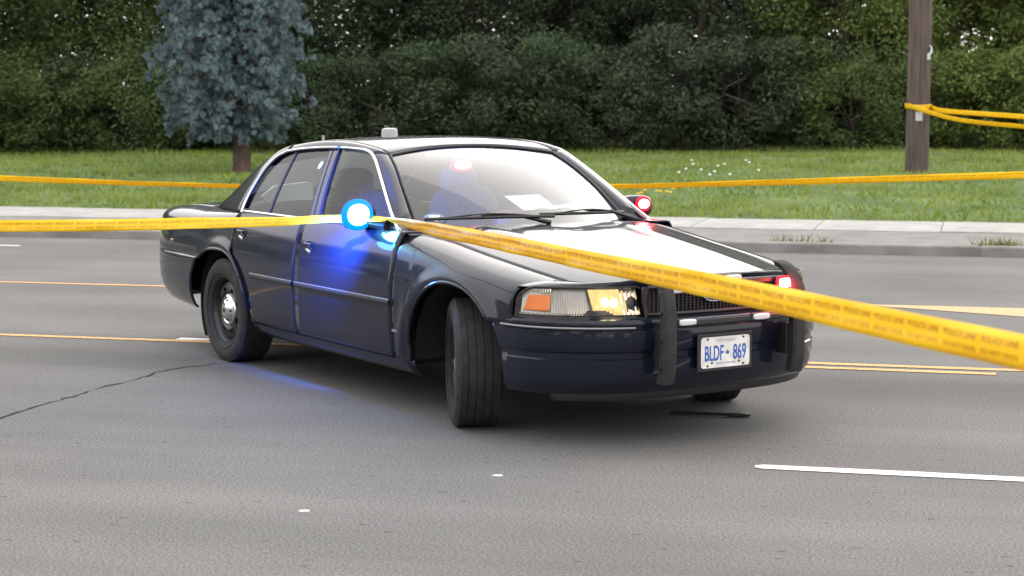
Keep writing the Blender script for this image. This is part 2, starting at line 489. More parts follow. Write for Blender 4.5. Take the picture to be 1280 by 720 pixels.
# ================================================================== SETTING
# road frame: s along the road (to the right), n across (away from the camera)
RA = math.atan2(.247, .969)
ev = np.array([math.cos(RA), -math.sin(RA)]); nv = np.array([math.sin(RA), math.cos(RA)])
def RW(s, n, z=0): return (s*ev[0]+n*nv[0], s*ev[1]+n*nv[1], z)
def SN(x, y): return (x*ev[0]+y*ev[1], x*nv[0]+y*nv[1])

def road_obj(name, V, F, m, kind='structure', smooth=False):
    """vertices given in (s, n, z); object rotated so its own axes follow the road"""
    o = obj(name, V, F, m, None, smooth)
    o.rotation_euler = (0, 0, -RA)
    if kind: o['kind'] = kind
    return o

road_obj('ground', [(-1500,-1500,-.14),(1500,-1500,-.14),(1500,1500,-.14),(-1500,1500,-.14)], [(0,1,2,3)], M['soil'])
road_obj('road', [(-300,3.2,0),(300,3.2,0),(300,20.42,0),(-300,20.42,0)], [(0,1,2,3)], M['asphalt'])

# far kerb: stones with joints
def kerb(name, n0, n1, z, L, s0, s1, face):
    root = None
    k = 0
    base = MB(); base.box(((s0+s1)/2, (n0+n1)/2, z/2-.15), (s1-s0, n1-n0-.01, z+.28-.02))
    root = base.build(name, M['kerbface'], None, False); root.rotation_euler = (0,0,-RA); root['kind'] = 'structure'
    mb = MB(); mb.box((0,0,0), (L-.016, n1-n0, z+.2), None, .018)
    me = new_mesh('kerbstone', mb.V, mb.F, M['kerbstone'], True, 40)
    x = s0+L/2
    while x < s1:
        o = link('kerbstone', me, root); o.location = (x, (n0+n1)/2+random.uniform(-.004,.004), z/2-.1+random.uniform(-.003,.003))
        x += L
    return root
M['kerbstone'] = noise_color(mat('kerbstone_concrete', (.19,.185,.18), .9), (.145,.14,.135), (.22,.215,.21), 3.5, 9, bump=.35, bump_scale=45)
kerb('kerb', 20.42, 20.60, .11, 3.0, -45, 45, None)
road_obj('verge_strip', [(-60,20.60,.095),(60,20.60,.095),(60,22.35,.115),(-60,22.35,.115)], [(0,1,2,3)], M['verge'])
pv_base = road_obj('pavement', [(-60,22.35,.10),(60,22.35,.10),(60,24.0,.12),(-60,24.0,.12)], [(0,1,2,3)], M['kerbface'])
mb = MB(); mb.box((0,0,0), (1.494, 1.62, .10), None, .008)
slab_me = new_mesh('slab', mb.V, mb.F, M['pavement'], True, 40)
for i in range(-22, 22):
    o = link('slab', slab_me, pv_base); o.location = (i*1.5+.3, 23.17, .085+random.uniform(-.004,.004)); o.rotation_euler = (R(.4)+R(random.uniform(-.2,.2)), 0, 0)

# near side of the road, behind the camera
mb = MB(); mb.box((0, 2.5, -.02), (90, 1.4, .26), None, .01)
o = mb.build('near_kerb', M['concrete'], None, False); o.rotation_euler = (0,0,-RA); o['kind'] = 'structure'

# lawn: one sheet, gentle berm up to the wood
lawn_z = pch([24.0, 24.4, 26, 29.5, 33, 40, 50, 70], [.10, .15, .24, .40, .46, .56, .75, 1.1])
def lawn_h(x, y):
    s, n = SN(x, y)
    return float(lawn_z(n)) + .035*math.sin(x*.9+n*.5)*math.cos(n*.8) + .03*math.sin(x*.31-1)
ss = np.linspace(-70, 70, 141); nn_ = np.r_[np.linspace(24.0, 44, 41), np.linspace(46, 90, 12)]
P = np.zeros((len(nn_), len(ss), 3))
for i, n in enumerate(nn_):
    for j, s in enumerate(ss):
        x, y, _ = RW(s, n)
        P[i, j] = (s, n, lawn_h(x, y) if n > 24.01 else .09)
mb = MB(); mb.grid(P, (0,0,1)); lawn = mb.build('lawn', M['soil']); lawn.rotation_euler = (0,0,-RA); lawn['kind'] = 'structure'

# painted markings (thin sheets 4 mm above the asphalt)
def stripe(name, pts_a, pts_b, m, label=None, z=.004):
    V = [(*a, z) for a in pts_a]+[(*b, z) for b in pts_b]
    k = len(pts_a)
    return road_obj(name, V, [(i, i+1, k+i+1, k+i) for i in range(k-1)], m)
def straight(s0, s1, n, w, seed):
    r = random.Random(seed); k = max(2, int((s1-s0)/.35)); xs = [s0+(s1-s0)*i/k for i in range(k+1)]
    return [(x, n-w/2+r.uniform(-.006,.006)) for x in xs], [(x, n+w/2+r.uniform(-.006,.006)) for x in xs]
def line_at(name, s0, s1, n, w, m, seed=1):
    a, b = straight(s0, s1, n, w, seed); return stripe(name, a, b, m)
line_at('yellow_line', -40, 40, 11.87, .09, M['yellowline'], 1)
line_at('yellow_line', -1.2, .12, 11.68, .085, M['yellowline'], 2)
line_at('yellow_line', -40, -1.0, 15.33, .085, M['yellowline'], 3)
stripe('yellow_line', [(-1.0,15.34),(-.55,15.20),(0,14.97),(.4,14.80),(1.6,14.3),(4,13.6)], [(-1.0,15.40),(-.55,15.41),(0,15.42),(.4,15.42),(1.6,15.42),(4,15.42)], M['paleyellow'])
a, b = straight(-.985, 6, 8.43, .105, 5)
a = [(-.985, 8.41), (-.95, 8.385)]+a[1:]; b = [(-.985, 8.45), (-.95, 8.475)]+b[1:]
stripe('white_line', a, b, M['whiteline'])
line_at('white_line', -16, -10.75, 19.15, .09, M['whiteline'], 6)
line_at('paint_fleck', -5.5, -5.25, 11.98, .10, M['whiteline'], 7)

# crack, flecks of paint and the dark strip lying by the bumper
def crackmesh(name, pts, w, m, z, seed):
    r = random.Random(seed); pts = resample([(*p, 0) for p in pts], 60)[:, :2]
    A = []; B = []
    for i, p in enumerate(pts):
        t = pts[min(i+1, 59)]-pts[max(i-1, 0)]; t = t/np.linalg.norm(t); nrm = np.array([-t[1], t[0]])
        p = p+nrm*r.uniform(-.02,.02); ww = w*r.uniform(.15,1.2)
        A.append((*(p+nrm*ww), z)); B.append((*(p-nrm*ww), z))
    F = [(i, i+1, 60+i+1, 60+i) for i in range(59)]
    o = obj(name, A+B, F, m, None, False); o['kind'] = 'structure'
    return o
crackmesh('road_crack', [(-3.3,8.2),(-2.9,9.2),(-2.737,9.712),(-2.62,10.1),(-2.443,10.688),(-2.3,11.05),(-2.144,11.487),(-1.7,11.9)], 0.010, M['crack'], .003, 3)
def fleck(x, y, L, w, rz, m, h=.004):
    r = random.Random(x); k = 9
    V = [(math.cos(a)*L/2*r.uniform(.7,1), math.sin(a)*w/2*r.uniform(.7,1), h) for a in [2*math.pi*i/k for i in range(k)]]
    V += [(v[0]*1.06, v[1]*1.06, .0005) for v in V]
    F = [tuple(range(k))]+[(i, i+k, (i+1)%k+k, (i+1)%k) for i in range(k)]
    o = obj('paint_chip', V, F, m, None, False); o.location = (x, y, .0); o.rotation_euler = (0,0,rz)
    return o
o = fleck(-.862, 7.49, .055, .03, .1, M['whiteline']); tag(o, 'pale paint chip on the asphalt at the lower left', 'road debris')
o = fleck(-.065, 8.21, .05, .025, -.1, M['whiteline']); tag(o, 'pale paint chip on the asphalt below the front wheel', 'road debris')
mb = MB(); mb.box((0,0,.012), (.42,.026,.014), None, .005); mb.box((.16,.01,.012), (.12,.05,.014), Matrix.Rotation(.2,3,'Z'), .004)
o = mb.build('rubber_strip', M['trim']); o.location = (1.06, 9.78, .001); o.rotation_euler = (0,0,-.22)
tag(o, 'dark strip of rubber lying on the road under the front bumper', 'road debris')

# ---- grass blades
def grass():
    N = 75000
    s = rng.uniform(-22, 22, N); n = 24.05+17.5*rng.random(N)**1.25
    X = s*ev[0]+n*nv[0]; Y = s*ev[1]+n*nv[1]
    Z = np.array([lawn_h(x, y) for x, y in zip(X, Y)])-.01
    patch = .5+.5*np.sin(X*1.7+Y*.6)*np.cos(Y*1.3-X*.4)
    H = (.045+.075*rng.random(N))*(.7+.6*patch)
    a = rng.uniform(0, 2*np.pi, N); w = .010+.012*rng.random(N)
    lean = rng.normal(0, .05, (N, 2))
    V = np.zeros((N, 3, 3), np.float32)
    V[:, 0] = np.stack([X-np.cos(a)*w, Y-np.sin(a)*w, Z], 1)
    V[:, 1] = np.stack([X+np.cos(a)*w, Y+np.sin(a)*w, Z], 1)
    V[:, 2] = np.stack([X+lean[:, 0], Y+lean[:, 1], Z+H], 1)
    F = np.arange(N*3).reshape(N, 3)
    o = link('grass', big_mesh('grass', V.reshape(-1, 3), F, M['grass'])); o['kind'] = 'stuff'
    # weeds in the kerb joint on the right
    N = 900
    s = np.r_[rng.uniform(.9, 8, 500), rng.normal(.2, .12, 120), rng.uniform(-2.3,-1.6,60), rng.uniform(2.4,4.5,220)]
    n = 20.66+np.abs(rng.normal(0, .10, N)); X = s*ev[0]+n*nv[0]; Y = s*ev[1]+n*nv[1]
    H = .03+.09*rng.random(N); a = rng.uniform(0, 2*np.pi, N); lean = rng.normal(0, .05, (N, 2)); w = .010
    V = np.zeros((N, 3, 3), np.float32)
    V[:, 0] = np.stack([X-np.cos(a)*w, Y-np.sin(a)*w, X*0+.09], 1); V[:, 1] = np.stack([X+np.cos(a)*w, Y+np.sin(a)*w, X*0+.09], 1)
    V[:, 2] = np.stack([X+lean[:, 0], Y+lean[:, 1], .09+H], 1)
    o = link('weeds', big_mesh('weeds', V.reshape(-1, 3), np.arange(N*3).reshape(N, 3), M['weed'])); o['kind'] = 'stuff'
M['weed'] = leafmat('dry_weeds', (.13,.14,.05), (.24,.22,.09), 2, .3)
grass()

# white blossoms in the grass, and a yellow patch
def blossoms(name, spots, m, size):
    mb = MB()
    for (u, v, zoff) in spots:
        mb.lathe([(0,.012),(size*.6,.018),(size,.0),(size*.5,-.012)], 7, 'z', (u, v, lawn_h(u, v)+zoff))
    o = mb.build(name, m, None, False); o['kind'] = 'stuff'
bl = []
for (u, v) in [(848,219),(857,216),(864,208),(866,213),(876,217),(893,219),(897,215),(905,214),(912,222),(932,209),(936,213),(948,219),(887,222)]:
    # lawn point at about the depth of that spot
    d = 30+(220-v)*.35
    bl.append(((u-640)/2300*d, d, .09))
blossoms('white_flowers', bl, M['flower'], .026)
yl = [((u-640)/2300*27.3, 27.3+random.uniform(-.4,.4), .07) for u in (820,824,828,831,835,838,842,800,806,795)]
blossoms('yellow_specks', yl, M['yellowspeck'], .03)  # small yellow discs forming a yellow patch in the grass

# ================================================================== TREES
def leaves(cent, rad, per, size, flat=.6, seed=1, upbias=.5, taper=1.0):
    g = np.random.default_rng(seed)
    K = len(cent); N = K*per
    c = np.repeat(cent, per, 0); r = np.repeat(rad, per)
    d = g.normal(size=(N, 3)); d /= np.linalg.norm(d, axis=1)[:, None]
    q = d*(r*(.35+.75*g.random(N)**.6))[:, None]; q[:, 2] *= flat
    p = c+q
    nr = g.normal(size=(N, 3)); nr[:, 2] = np.abs(nr[:, 2])+upbias; nr += d*.5
    nr /= np.linalg.norm(nr, axis=1)[:, None]
    t = np.cross(nr, g.normal(size=(N, 3))); t /= np.linalg.norm(t, axis=1)[:, None]
    b = np.cross(nr, t)
    L = size*(.6+.8*g.random(N)); w = L*.42
    V = np.zeros((N, 4, 3), np.float32)
    V[:, 0] = p-t*L[:, None]; V[:, 1] = p+b*w[:, None]-nr*(L*.15)[:, None]; V[:, 2] = p+t*L[:, None]-nr*(L*.3)[:, None]; V[:, 3] = p-b*w[:, None]-nr*(L*.15)[:, None]
    return V.reshape(-1, 3), np.arange(N*4).reshape(N, 4)

def crown_mesh(name, H, Rr, z0, nclump, per, size, m, seed, shell=.5, cr=(.45,.9)):
    g = np.random.default_rng(seed)
    d = g.normal(size=(nclump, 3)); d /= np.linalg.norm(d, axis=1)[:, None]
    rr = shell+(1-shell)*g.random(nclump)**.5
    c = d*rr[:, None]*np.array([Rr, Rr, (H-z0)/2])*np.r_[1, 1, 1]
    c[:, 2] += (H+z0)/2
    c[:, 0] *= 1+.25*np.sin(3*np.arctan2(d[:, 1], d[:, 0])+seed)
    rad = g.uniform(cr[0], cr[1], nclump)
    V, F = leaves(c, rad, per, size, .62, seed+1)
    return big_mesh(name, V, F, m), c

def trunk_mb(H, r, limbs, seed, clumps=None):
    rr = random.Random(seed); mb = MB()
    pts = [(0,0,-.15)]+[(rr.uniform(-.12,.12)*i, rr.uniform(-.12,.12)*i, H*i/5) for i in range(1, 6)]
    mb.tube(resample(pts, 14), list(np.linspace(r, r*.28, 14)), 10)
    if clumps is not None:
        for k in range(limbs):
            c = clumps[rr.randrange(len(clumps))]; z = rr.uniform(.2, .75)*H
            a = Vector((0, 0, z)); e = Vector(c); md = (a+e)/2+Vector((0,0,.25))
            mb.tube(resample([a, md, e], 7), list(np.linspace(r*.38, r*.08, 7)), 6)
    return mb

VAR = []
for (nm, H, Rr, z0, nc, per, size, m, seed, sh) in [
    ('green', 8.4, 3.2, .5, 210, 230, .068, 'leaf_green', 11, .4),
    ('dark', 8.8, 3.0, .7, 190, 220, .066, 'leaf_dark', 12, .4),
    ('dull', 8.2, 3.1, .5, 190, 220, .066, 'leaf_brown', 13, .4),
    ('light', 7.8, 2.9, .5, 180, 220, .070, 'leaf_light', 14, .5)]:
    me, c = crown_mesh('crown', H, Rr, z0, nc, per, size, M[m], seed, sh)
    tm = trunk_mb(H*.85, .13, 10, seed, c)
    tme = new_mesh('trunk', tm.V, tm.F, M['bark'])
    VAR.append((me, tme))
def tree(v, x, y, sc, rz, label, zs=1.0):
    t = empty('leafy_tree', (x, y, lawn_h(x, y)), rz)
    tag(t, label, 'tree', 'trees of the wood behind the lawn'); t.scale = (sc, sc, sc*zs)
    link('trunk', VAR[v][1], t); link('crown', VAR[v][0], t)
    return t
TREES = [  # variant, u pixel of the axis, distance, scale, label
    (0, -420, 44, 1.0, 'leafy green tree of the wood farther left of the blue spruce, near the lawn end'),
    (0, -150, 42.5, .95, 'green leafy tree of the wood at the far left edge of the photo'),
    (0, 70, 43, .9, 'green leafy tree left of the blue spruce with a pale bushy middle'),
    (1, 230, 45, 1.0, 'dark leafy tree directly behind the blue spruce'),
    (1, 420, 44, .95, 'dark leafy tree just right of the blue spruce, above the car rear window'),
    (2, 590, 45, .85, 'dull leafy tree above the car roof with bright sky gaps near its top'),
    (1, 735, 46, .8, 'dark loose tree above the windscreen, specked with small sky gaps'),
    (2, 880, 44, 1.0, 'dull brownish dark tree behind the white flowers in the grass'),
    (3, 1050, 42.5, .8, 'tree with pale green feathery boughs just left of the utility pole'),
    (3, 1180, 44, 1.0, 'pale green leafy tree right behind the utility pole'),
    (3, 1330, 42.5, .95, 'pale green tree at the right edge of the photo, beyond the tied tape'),
    (0, 1560, 44, 1.0, 'leafy green tree of the wood beyond the right edge of the lawn'),
]
for k, (v, u, d, sc, lab) in enumerate(TREES):
    tree(v, (u-640)/2300*d, d, sc, k*1.3, lab)
# low shrubs along the edge of the wood
SV = []
for (m, seed) in [('leaf_green', 31), ('leaf_dark', 32), ('leaf_brown', 33), ('leaf_light', 34)]:
    me, c = crown_mesh('foliage', 2.3, 1.35, -.1, 52, 150, .054, M[m], seed, .4, (.3,.55))
    tm = trunk_mb(1.5, .05, 8, seed, c)
    SV.append((me, new_mesh('stem', tm.V, tm.F, M['bark'])))
SHR = [(0,-190,40.5,1.2),(0,-70,40,1.1),(0,40,40,1.0),(1,105,40.5,.95),(0,165,40,1.0),(1,235,41,1.1),(1,325,41,1.0),(1,400,40.5,.95),(2,470,40.5,1.0),(1,545,41,1.1),
       (2,620,40.5,1.1),(1,700,41,1.15),(2,770,40.5,1.0),(2,850,41,1.2),(2,925,40.5,1.05),(1,990,41,1.1),(0,1060,40,.95),(0,1120,41,1.1),(3,1185,40.5,1.0),(3,1250,40.5,1.0),(3,1320,40,1.1),(0,1420,40.5,1.2)]
near = ['at the far left beyond the tape end','near the left edge of the lawn','left of the spruce, low and green','in the gap left of the spruce','touching the left side of the spruce crown',
        'behind the spruce trunk, left part','behind the spruce trunk, right part','above the car boot','above the small rear roof aerial','above the side window',
        'behind the round roof puck','above the roof centre','above the right end of the roof','above the far mirror','behind the first white flowers',
        'behind the last white flowers','midway between the white flowers and the pole','just left of the utility pole','just right of the utility pole','below the tied tape strands','at the right edge of the photo','right of the tied tape strands']
cn = ['green','dark','dull brownish','pale green']
for k, ((v, u, d, sc), nr) in enumerate(zip(SHR, near)):
    x = (u-640)/2300*d; d2 = d-.1*x*.3
    t = empty('shrub', (x, d2, lawn_h(x, d2)), k*2.1); t.scale = (sc, sc, sc)
    tag(t, f'{cn[v]} shrub at the foot of the wood, {nr}', 'shrub', 'shrubs along the foot of the wood')
    link('stem', SV[v][1], t); link('foliage', SV[v][0], t)
# the depth of the wood: one mass behind
g = np.random.default_rng(99)
K = 3500
cx = g.uniform(-32, 40, K); cy = 47+6*g.random(K)
hmax = np.where((cx > -2.6) & (cx < 3.8), 4.3, 8.0)
cz = .4+hmax*g.random(K)**.9
V1, F1 = leaves(np.stack([cx, cy, cz], 1), g.uniform(.7, 1.2, K), 100, .12, .75, 5)
K = 420
cs = np.r_[g.uniform(-110, -24, K//2), g.uniform(24, 110, K//2)]; cn_ = 38+10*g.random(K); cz = .5+8*g.random(K)
V2, F2 = leaves(np.stack([cs*ev[0]+cn_*nv[0], cs*ev[1]+cn_*nv[1], cz], 1), g.uniform(1.4, 2.4, K), 130, .22, .8, 8)
o = link('distant_wood', big_mesh('distant_wood', np.vstack([V1, V2]), np.vstack([F1, F2+len(V1)]), M['leaf_dark'])); o['kind'] = 'stuff'

# trees along the other side of the street, behind the viewer
g = np.random.default_rng(123); K = 800
cs = g.uniform(-110, 110, K); cn_ = -16-6*g.random(K); cz = .3+7.5*g.random(K)
V1, F1 = leaves(np.stack([cs*ev[0]+cn_*nv[0], cs*ev[1]+cn_*nv[1], cz], 1), g.uniform(1.2, 2.0, K), 60, .34, .8, 6)
K = 330
cs = g.uniform(-120, -25, K); cn_ = 25.5+9*g.random(K); cz = .5+(4+.075*np.abs(cs))*g.random(K)
V2, F2 = leaves(np.stack([cs*ev[0]+cn_*nv[0], cs*ev[1]+cn_*nv[1], cz], 1), g.uniform(1.3, 2.2, K), 150, .19, .8, 18)
V1 = np.vstack([V1, V2]); F1 = np.vstack([F1, F2+len(V1)-len(V2)])
o = link('tree_row', big_mesh('tree_row', V1, F1, M['leaf_dark'])); o['kind'] = 'stuff'

# ---- blue spruce
def spruce():
    x, y = (303-640)/2300*33, 33
    t = empty('blue_spruce', (x, y, lawn_h(x, y)))
    tag(t, 'blue-grey spruce tree standing alone on the lawn at the left', 'tree')
    mb = MB(); mb.tube([(0,0,-.1),(0,0,.05),(.0,0,.6),(.02,0,3),(.05,0,8.4)], [.21,.165,.15,.12,.02], 14)
    mb.build('trunk', M['sprucebark'], t)
    rz = pch([.55, 1.0, 1.6, 2.3, 3.2, 5, 8.5], [.85, 1.3, 1.62, 1.66, 1.55, 1.1, .03])
    g = np.random.default_rng(4)
    tips = []; bm = MB()
    for lev in np.arange(.75, 8.2, .23):
        nb = int(10+3*g.random())
        for k in range(nb):
            a = 2*np.pi*(k+g.random()*.7)/nb+lev*2.4
            L = float(rz(lev))*g.uniform(.72, 1.06)
            st = np.array([0, 0, lev+.32*L]); e = np.array([math.cos(a)*L, math.sin(a)*L, lev-.10*L+g.normal(0,.04)])
            md = (st+e)/2+np.array([0,0,-.05*L])
            cur = resample([st, md, e], 9)
            bm.tube(cur[::2], list(np.linspace(.022, .006, 5)), 5, False)
            for i in range(2, 9):
                fr = i/8; wd = .34*L*math.sin(math.pi*min(1, fr*.85+.12))
                for sgn in (-1, -.5, 0, .5, 1):
                    lat = np.array([-math.sin(a), math.cos(a), 0])*sgn*wd*g.uniform(.45,1)
                    dirv = (e-st)/np.linalg.norm(e-st)+.8*sgn*np.array([-math.sin(a), math.cos(a), 0])
                    if g.random() < .25: continue
                    dirv = dirv+g.normal(0,.45,3)+np.array([0,0,.2])
                    tips.append((cur[i]+lat*fr+np.array([0,0,g.normal(0,.05)-.05*abs(sgn)]), dirv/np.linalg.norm(dirv)))
    bm.build('branches', M['sprucebark'], t)['kind'] = 'stuff'
    P0 = np.array([p for p, _ in tips]); D0 = np.array([d for _, d in tips]); K = len(P0); per = 52
    D = np.repeat(D0, per, 0); u = g.random(K*per)
    Lt = np.repeat(g.uniform(.10,.19, K), per)
    base = np.repeat(P0, per, 0)+D*((u-.35)*Lt)[:, None]
    r = g.normal(size=(K*per, 3)); r -= D*(r*D).sum(1)[:, None]; r /= np.linalg.norm(r, axis=1)[:, None]; r[:, 2] += .25
    nd = r+D*.45; nd /= np.linalg.norm(nd, axis=1)[:, None]
    ln = (.055+.03*g.random(K*per))[:, None]
    side = np.cross(nd, g.normal(size=nd.shape)); side /= np.linalg.norm(side, axis=1)[:, None]
    w = .0115
    V = np.stack([base-side*w, base+side*w, base+nd*ln], 1).reshape(-1, 3)
    o = link('crown', big_mesh('crown', V, np.arange(len(V)).reshape(-1, 3), M['needle']), t)
    for q in t.children:
        if q.name.split('.')[0] in ('crown', 'branches'): q.location.x = -.17; q.scale = (.88,.88,1)
    return t
spruce()

# ---- utility pole
def pole():
    d = 30.6; x = (1145-640)/2300*d
    z = lawn_h(x, d)
    t = empty('utility_pole', (x, d, z)); tag(t, 'brown wooden utility pole standing on the lawn at the right', 'utility pole')
    mb = MB(); mb.tube([(0,0,-.3),(0,0,0),(.01,0,3),(0,0,6),(0,0,10)], [.20,.193,.185,.175,.15], 24)
    mb.build('shaft', M['pole'], t)
    m2 = MB(); m2.box((0,0,0), (.115,.012,.15), None, .003); o = m2.build('number_tag', M['zinc'], t); o.location = (-.02,-.192,.93)
    m3 = MB(); m3.tube([(.12,-.155,1.95),(.16,-.15,1.96),(.165,-.14,2.05),(.13,-.15,2.08)], .022, 8); m3.box((.12,-.16,1.90), (.06,.05,.11), None, .01)
    m3.build('bracket', M['zinc'], t)
    for dz in (.35,.62,1.35,1.7,2.4):
        pass
    m4 = MB(); m4.tube([(.175,-.05,0),(.17,-.05,4),(.16,-.05,9)], .008, 6); m4.build('ground_wire', M['zinc'], t)
    return x, d, z
PX, PY, PZ = pole()

# ================================================================== TAPES
def tape(name, path, twist, label, width=.075, n=160, lettered=True, bow=0.0, textres=1, group=None, period=.172, rip=.004):
    """ribbon along path (list of points); twist: list of (fraction, angle) - 0 = standing upright facing the road"""
    C = resample(path, n)
    s = np.r_[0, np.cumsum(np.linalg.norm(np.diff(C, axis=0), axis=1))]; Lt = s[-1]
    T = np.gradient(C, axis=0); T /= np.linalg.norm(T, axis=1)[:, None]
    up = np.array([0,0,1.0]); side = np.cross(T, up); side /= np.linalg.norm(side, axis=1)[:, None]
    u2 = np.cross(side, T)
    an = np.interp(s/Lt, [a for a, _ in twist], [R(b) for _, b in twist])
    Wd = u2*np.cos(an)[:, None]+side*np.sin(an)[:, None]      # across the tape
    Nn = np.cross(T, Wd)
    rows = np.linspace(-.5, .5, 5)
    ripple = rip*np.sin(s*5.1)+rip*.6*np.sin(s*13+1)
    def at(sv, v, off):
        out = np.zeros((len(sv), 3))
        for k in range(3):
            out[:, k] = np.interp(sv, s, C[:, k])+np.interp(sv, s, Wd[:, k])*v+np.interp(sv, s, Nn[:, k])*(off+np.interp(sv, s, ripple)*np.cos(v/width*5))
        return out
    P = np.stack([at(s, r*width, 0) for r in rows])
    mb = MB(); mb.grid(P)
    o = mb.build(name, M['tape'], None, True, None)
    sol = o.modifiers.new('thickness', 'SOLIDIFY'); sol.thickness = .0006; sol.offset = 0
    tag(o, label, 'tape', group)
    if lettered:
        VV = []; FF = []; k0 = 0
        for (txt, size, row) in (('POLICE LINE', .0205, .012), ('DO NOT CROSS', .0165, -.0135)):
            V, F = text_mesh(txt, size, 0, textres)
            wtxt = V[:, 0].max()
            V[:, 0] *= (period-.022)/wtxt
            rep = int(Lt/period)
            for sgn in (1, -1):
                for i in range(rep):
                    vv = at(V[:, 0]+i*period+.004, V[:, 1]+row-.006, sgn*.0011)
                    VV.append(vv); FF += [tuple(a+k0 for a in f) for f in F]; k0 += len(vv)
        if VV:
            obj('lettering', np.vstack(VV), FF, M['tapeink'], o, False)
    return o

def at_px(u, v, d):
    """point at ground distance d (along the view axis) on the line of sight used when surveying the photo"""
    a = (u-640)/2300; b = (360-v)/2300; cp, sp = math.cos(.103), math.sin(.103)
    r = np.array([a, cp+b*sp, -sp+b*cp])
    return np.array([0,0,1.7046])+r*d/r[1]

ANCH = at_px(487, 276, 10.05)
pa = ANCH
far_r = at_px(1280, 441, 3.75); dv = (far_r-pa)
end = pa+dv*1.32
mids = [pa, at_px(600, 298, 8.45), at_px(740, 327, 6.75), at_px(870, 353, 5.6), at_px(1060, 394, 4.55), far_r, end]
tape('police_tape', mids, [(0,60),(.05,35),(.12,10),(.35,2),(.7,-4),(1,0)], 'yellow police tape stretched from the mirror across the bonnet towards the viewer', n=200, textres=2)
pl = [at_px(482, 275, 10.1), at_px(445, 273, 10.25), at_px(400, 274.5, 10.4), at_px(330, 277, 10.65), at_px(230, 279.5, 10.95), at_px(120, 281.5, 11.3), at_px(0, 282.5, 11.7), at_px(-300, 283, 12.8)]
tape('police_tape', pl, [(0,75),(.10,55),(.2,42),(.3,25),(.5,8),(.65,2),(1,0)], 'yellow police tape running left from the mirror along the car side', n=150, textres=2)
bp_ = [at_px(-260, 216, 22.3), at_px(0, 223, 21.4), at_px(150, 228.5, 21.0), at_px(295, 232.5, 20.6), at_px(520, 236, 20.0), at_px(757, 233.5, 19.5), at_px(1000, 227, 19.0), at_px(1150, 222.5, 18.7), at_px(1280, 218.5, 18.5), at_px(1560, 207, 18.1)]
tape('police_tape', bp_, [(0,10),(.12,8),(.3,45),(.5,50),(.68,40),(.8,20),(.9,5),(1,0)], 'yellow police tape stretched along the kerb behind the car', n=180, rip=.003)
# tape tied round the pole: a loop and two strands going right
zt = 1.10+PZ
lp = [(PX+.215*math.cos(a), PY+.215*math.sin(a), zt+.02*math.sin(a)) for a in np.linspace(.35, 2*math.pi+.1, 26)]
st1 = [lp[-1]]+[tuple(at_px(1180, 138.5, 30.0)), tuple(at_px(1280, 146, 28.2)), tuple(at_px(1420, 158, 25.5)), tuple(at_px(1800, 182, 20.0)), tuple(at_px(2600, 215, 14.0))]
loop = lp[:-1]+st1
tape('pole_tape', loop, [(0,0),(1,0)], 'upper strand of yellow tape tied round the wooden pole', n=140, textres=1, rip=.002)
st2 = [(PX-.20, PY-.11, zt+.01), (PX-.05, PY-.235, zt-.045), tuple(at_px(1200, 150, 29.6)), tuple(at_px(1280, 158.5, 28.0)), tuple(at_px(1420, 173, 25.3)), tuple(at_px(1800, 196, 20.0)), tuple(at_px(2600, 225, 14.0))]
tape('pole_tape', st2, [(0,0),(.1,20),(1,25)], 'lower sagging strand of yellow tape leaving the wooden pole', n=90, textres=1, rip=.002)

# ================================================================== THE CAR
car = empty('police_car', (-1.0846, 12.363, 0), -1.0037)
tag(car, 'black unmarked police sedan with flashing lights and push bar parked across the road', 'car')

Wd = pch([-1.42,-1.34,-1.2,-1.0,-.5,0,1,2,2.6,3.1,3.4,3.56], [.775,.83,.885,.925,.955,.968,.982,.982,.974,.962,.945,.915])
Dp = pch([.20,.27,.30,.45,.60,.72,.85,.92,.955,.975], [-.06,-.035,-.022,-.005,0,-.006,-.026,-.046,-.064,-.080])
def Y(x, z): return Wd(x)+Dp(z)
def taper(x): return .052*np.clip((np.asarray(x, float)-1.3)/.85, 0, 1)     # the cabin narrows towards the windscreen
def Yg(z, x=0):
    t = np.clip((np.asarray(z)-.975)/.415, 0, 1.2); return .905-.235*t**1.15-taper(x)
def arch(dx, aL, aR, b, pL, pR, zc=.335):
    a, p = (aL, pL) if dx < 0 else (aR, pR)
    q = abs(dx)/a
    return zc+b*(1-q**p)**(1/p) if q < 1 else -1
def rarch(x): return arch(x, .455, .452, .405, 2.5, 2.1)
def farch(x): return arch(x-2.913, .395, .48, .432, 2.2, 2.1)
def arch_dx(z, a, b, p, zc=.335):
    q = np.clip((np.asarray(z, float)-zc)/b, 0, 1); return a*(1-q**p)**(1/p)

# section curves: from z = zlow up to the seam
fz = pch([2.2,2.35,2.966,3.30,3.56], [.985,.972,.893,.850,.812])       # hood seam height
fy = pch([2.2,2.35,2.966,3.30,3.56], [.765,.755,.745,.725,.690])
qz = pch([-1.36,-1.2,-1.0,-.62,-.3,.25], [.938,.952,.960,.964,.970,.976])
qy = pch([-1.36,-.62,.25], [.655,.685,.893])
def sec_top(x, zlow, zt, yt, hgt, wp=2.0):
    z1 = zt-hgt
    zl = np.linspace(zlow, z1, 14) if zlow < z1-.01 else np.array([min(zlow, z1-.002), z1])
    a = np.linspace(0, math.pi/2, 12)[1:]
    y1 = float(Y(x, z1))
    ya = yt+(y1-yt)*np.cos(a)**(2/wp); za = z1+hgt*np.sin(a)**(2/wp)
    return np.r_[Y(np.full(len(zl), x), zl), ya], np.r_[zl, za]
def sec_fender(x, zlow): return sec_top(x, zlow, float(fz(x)), float(fy(x)), .115, 2.1)
def sec_quarter(x, zlow): return sec_top(x, zlow, float(qz(x)), float(qy(x)), .09, 2.2)
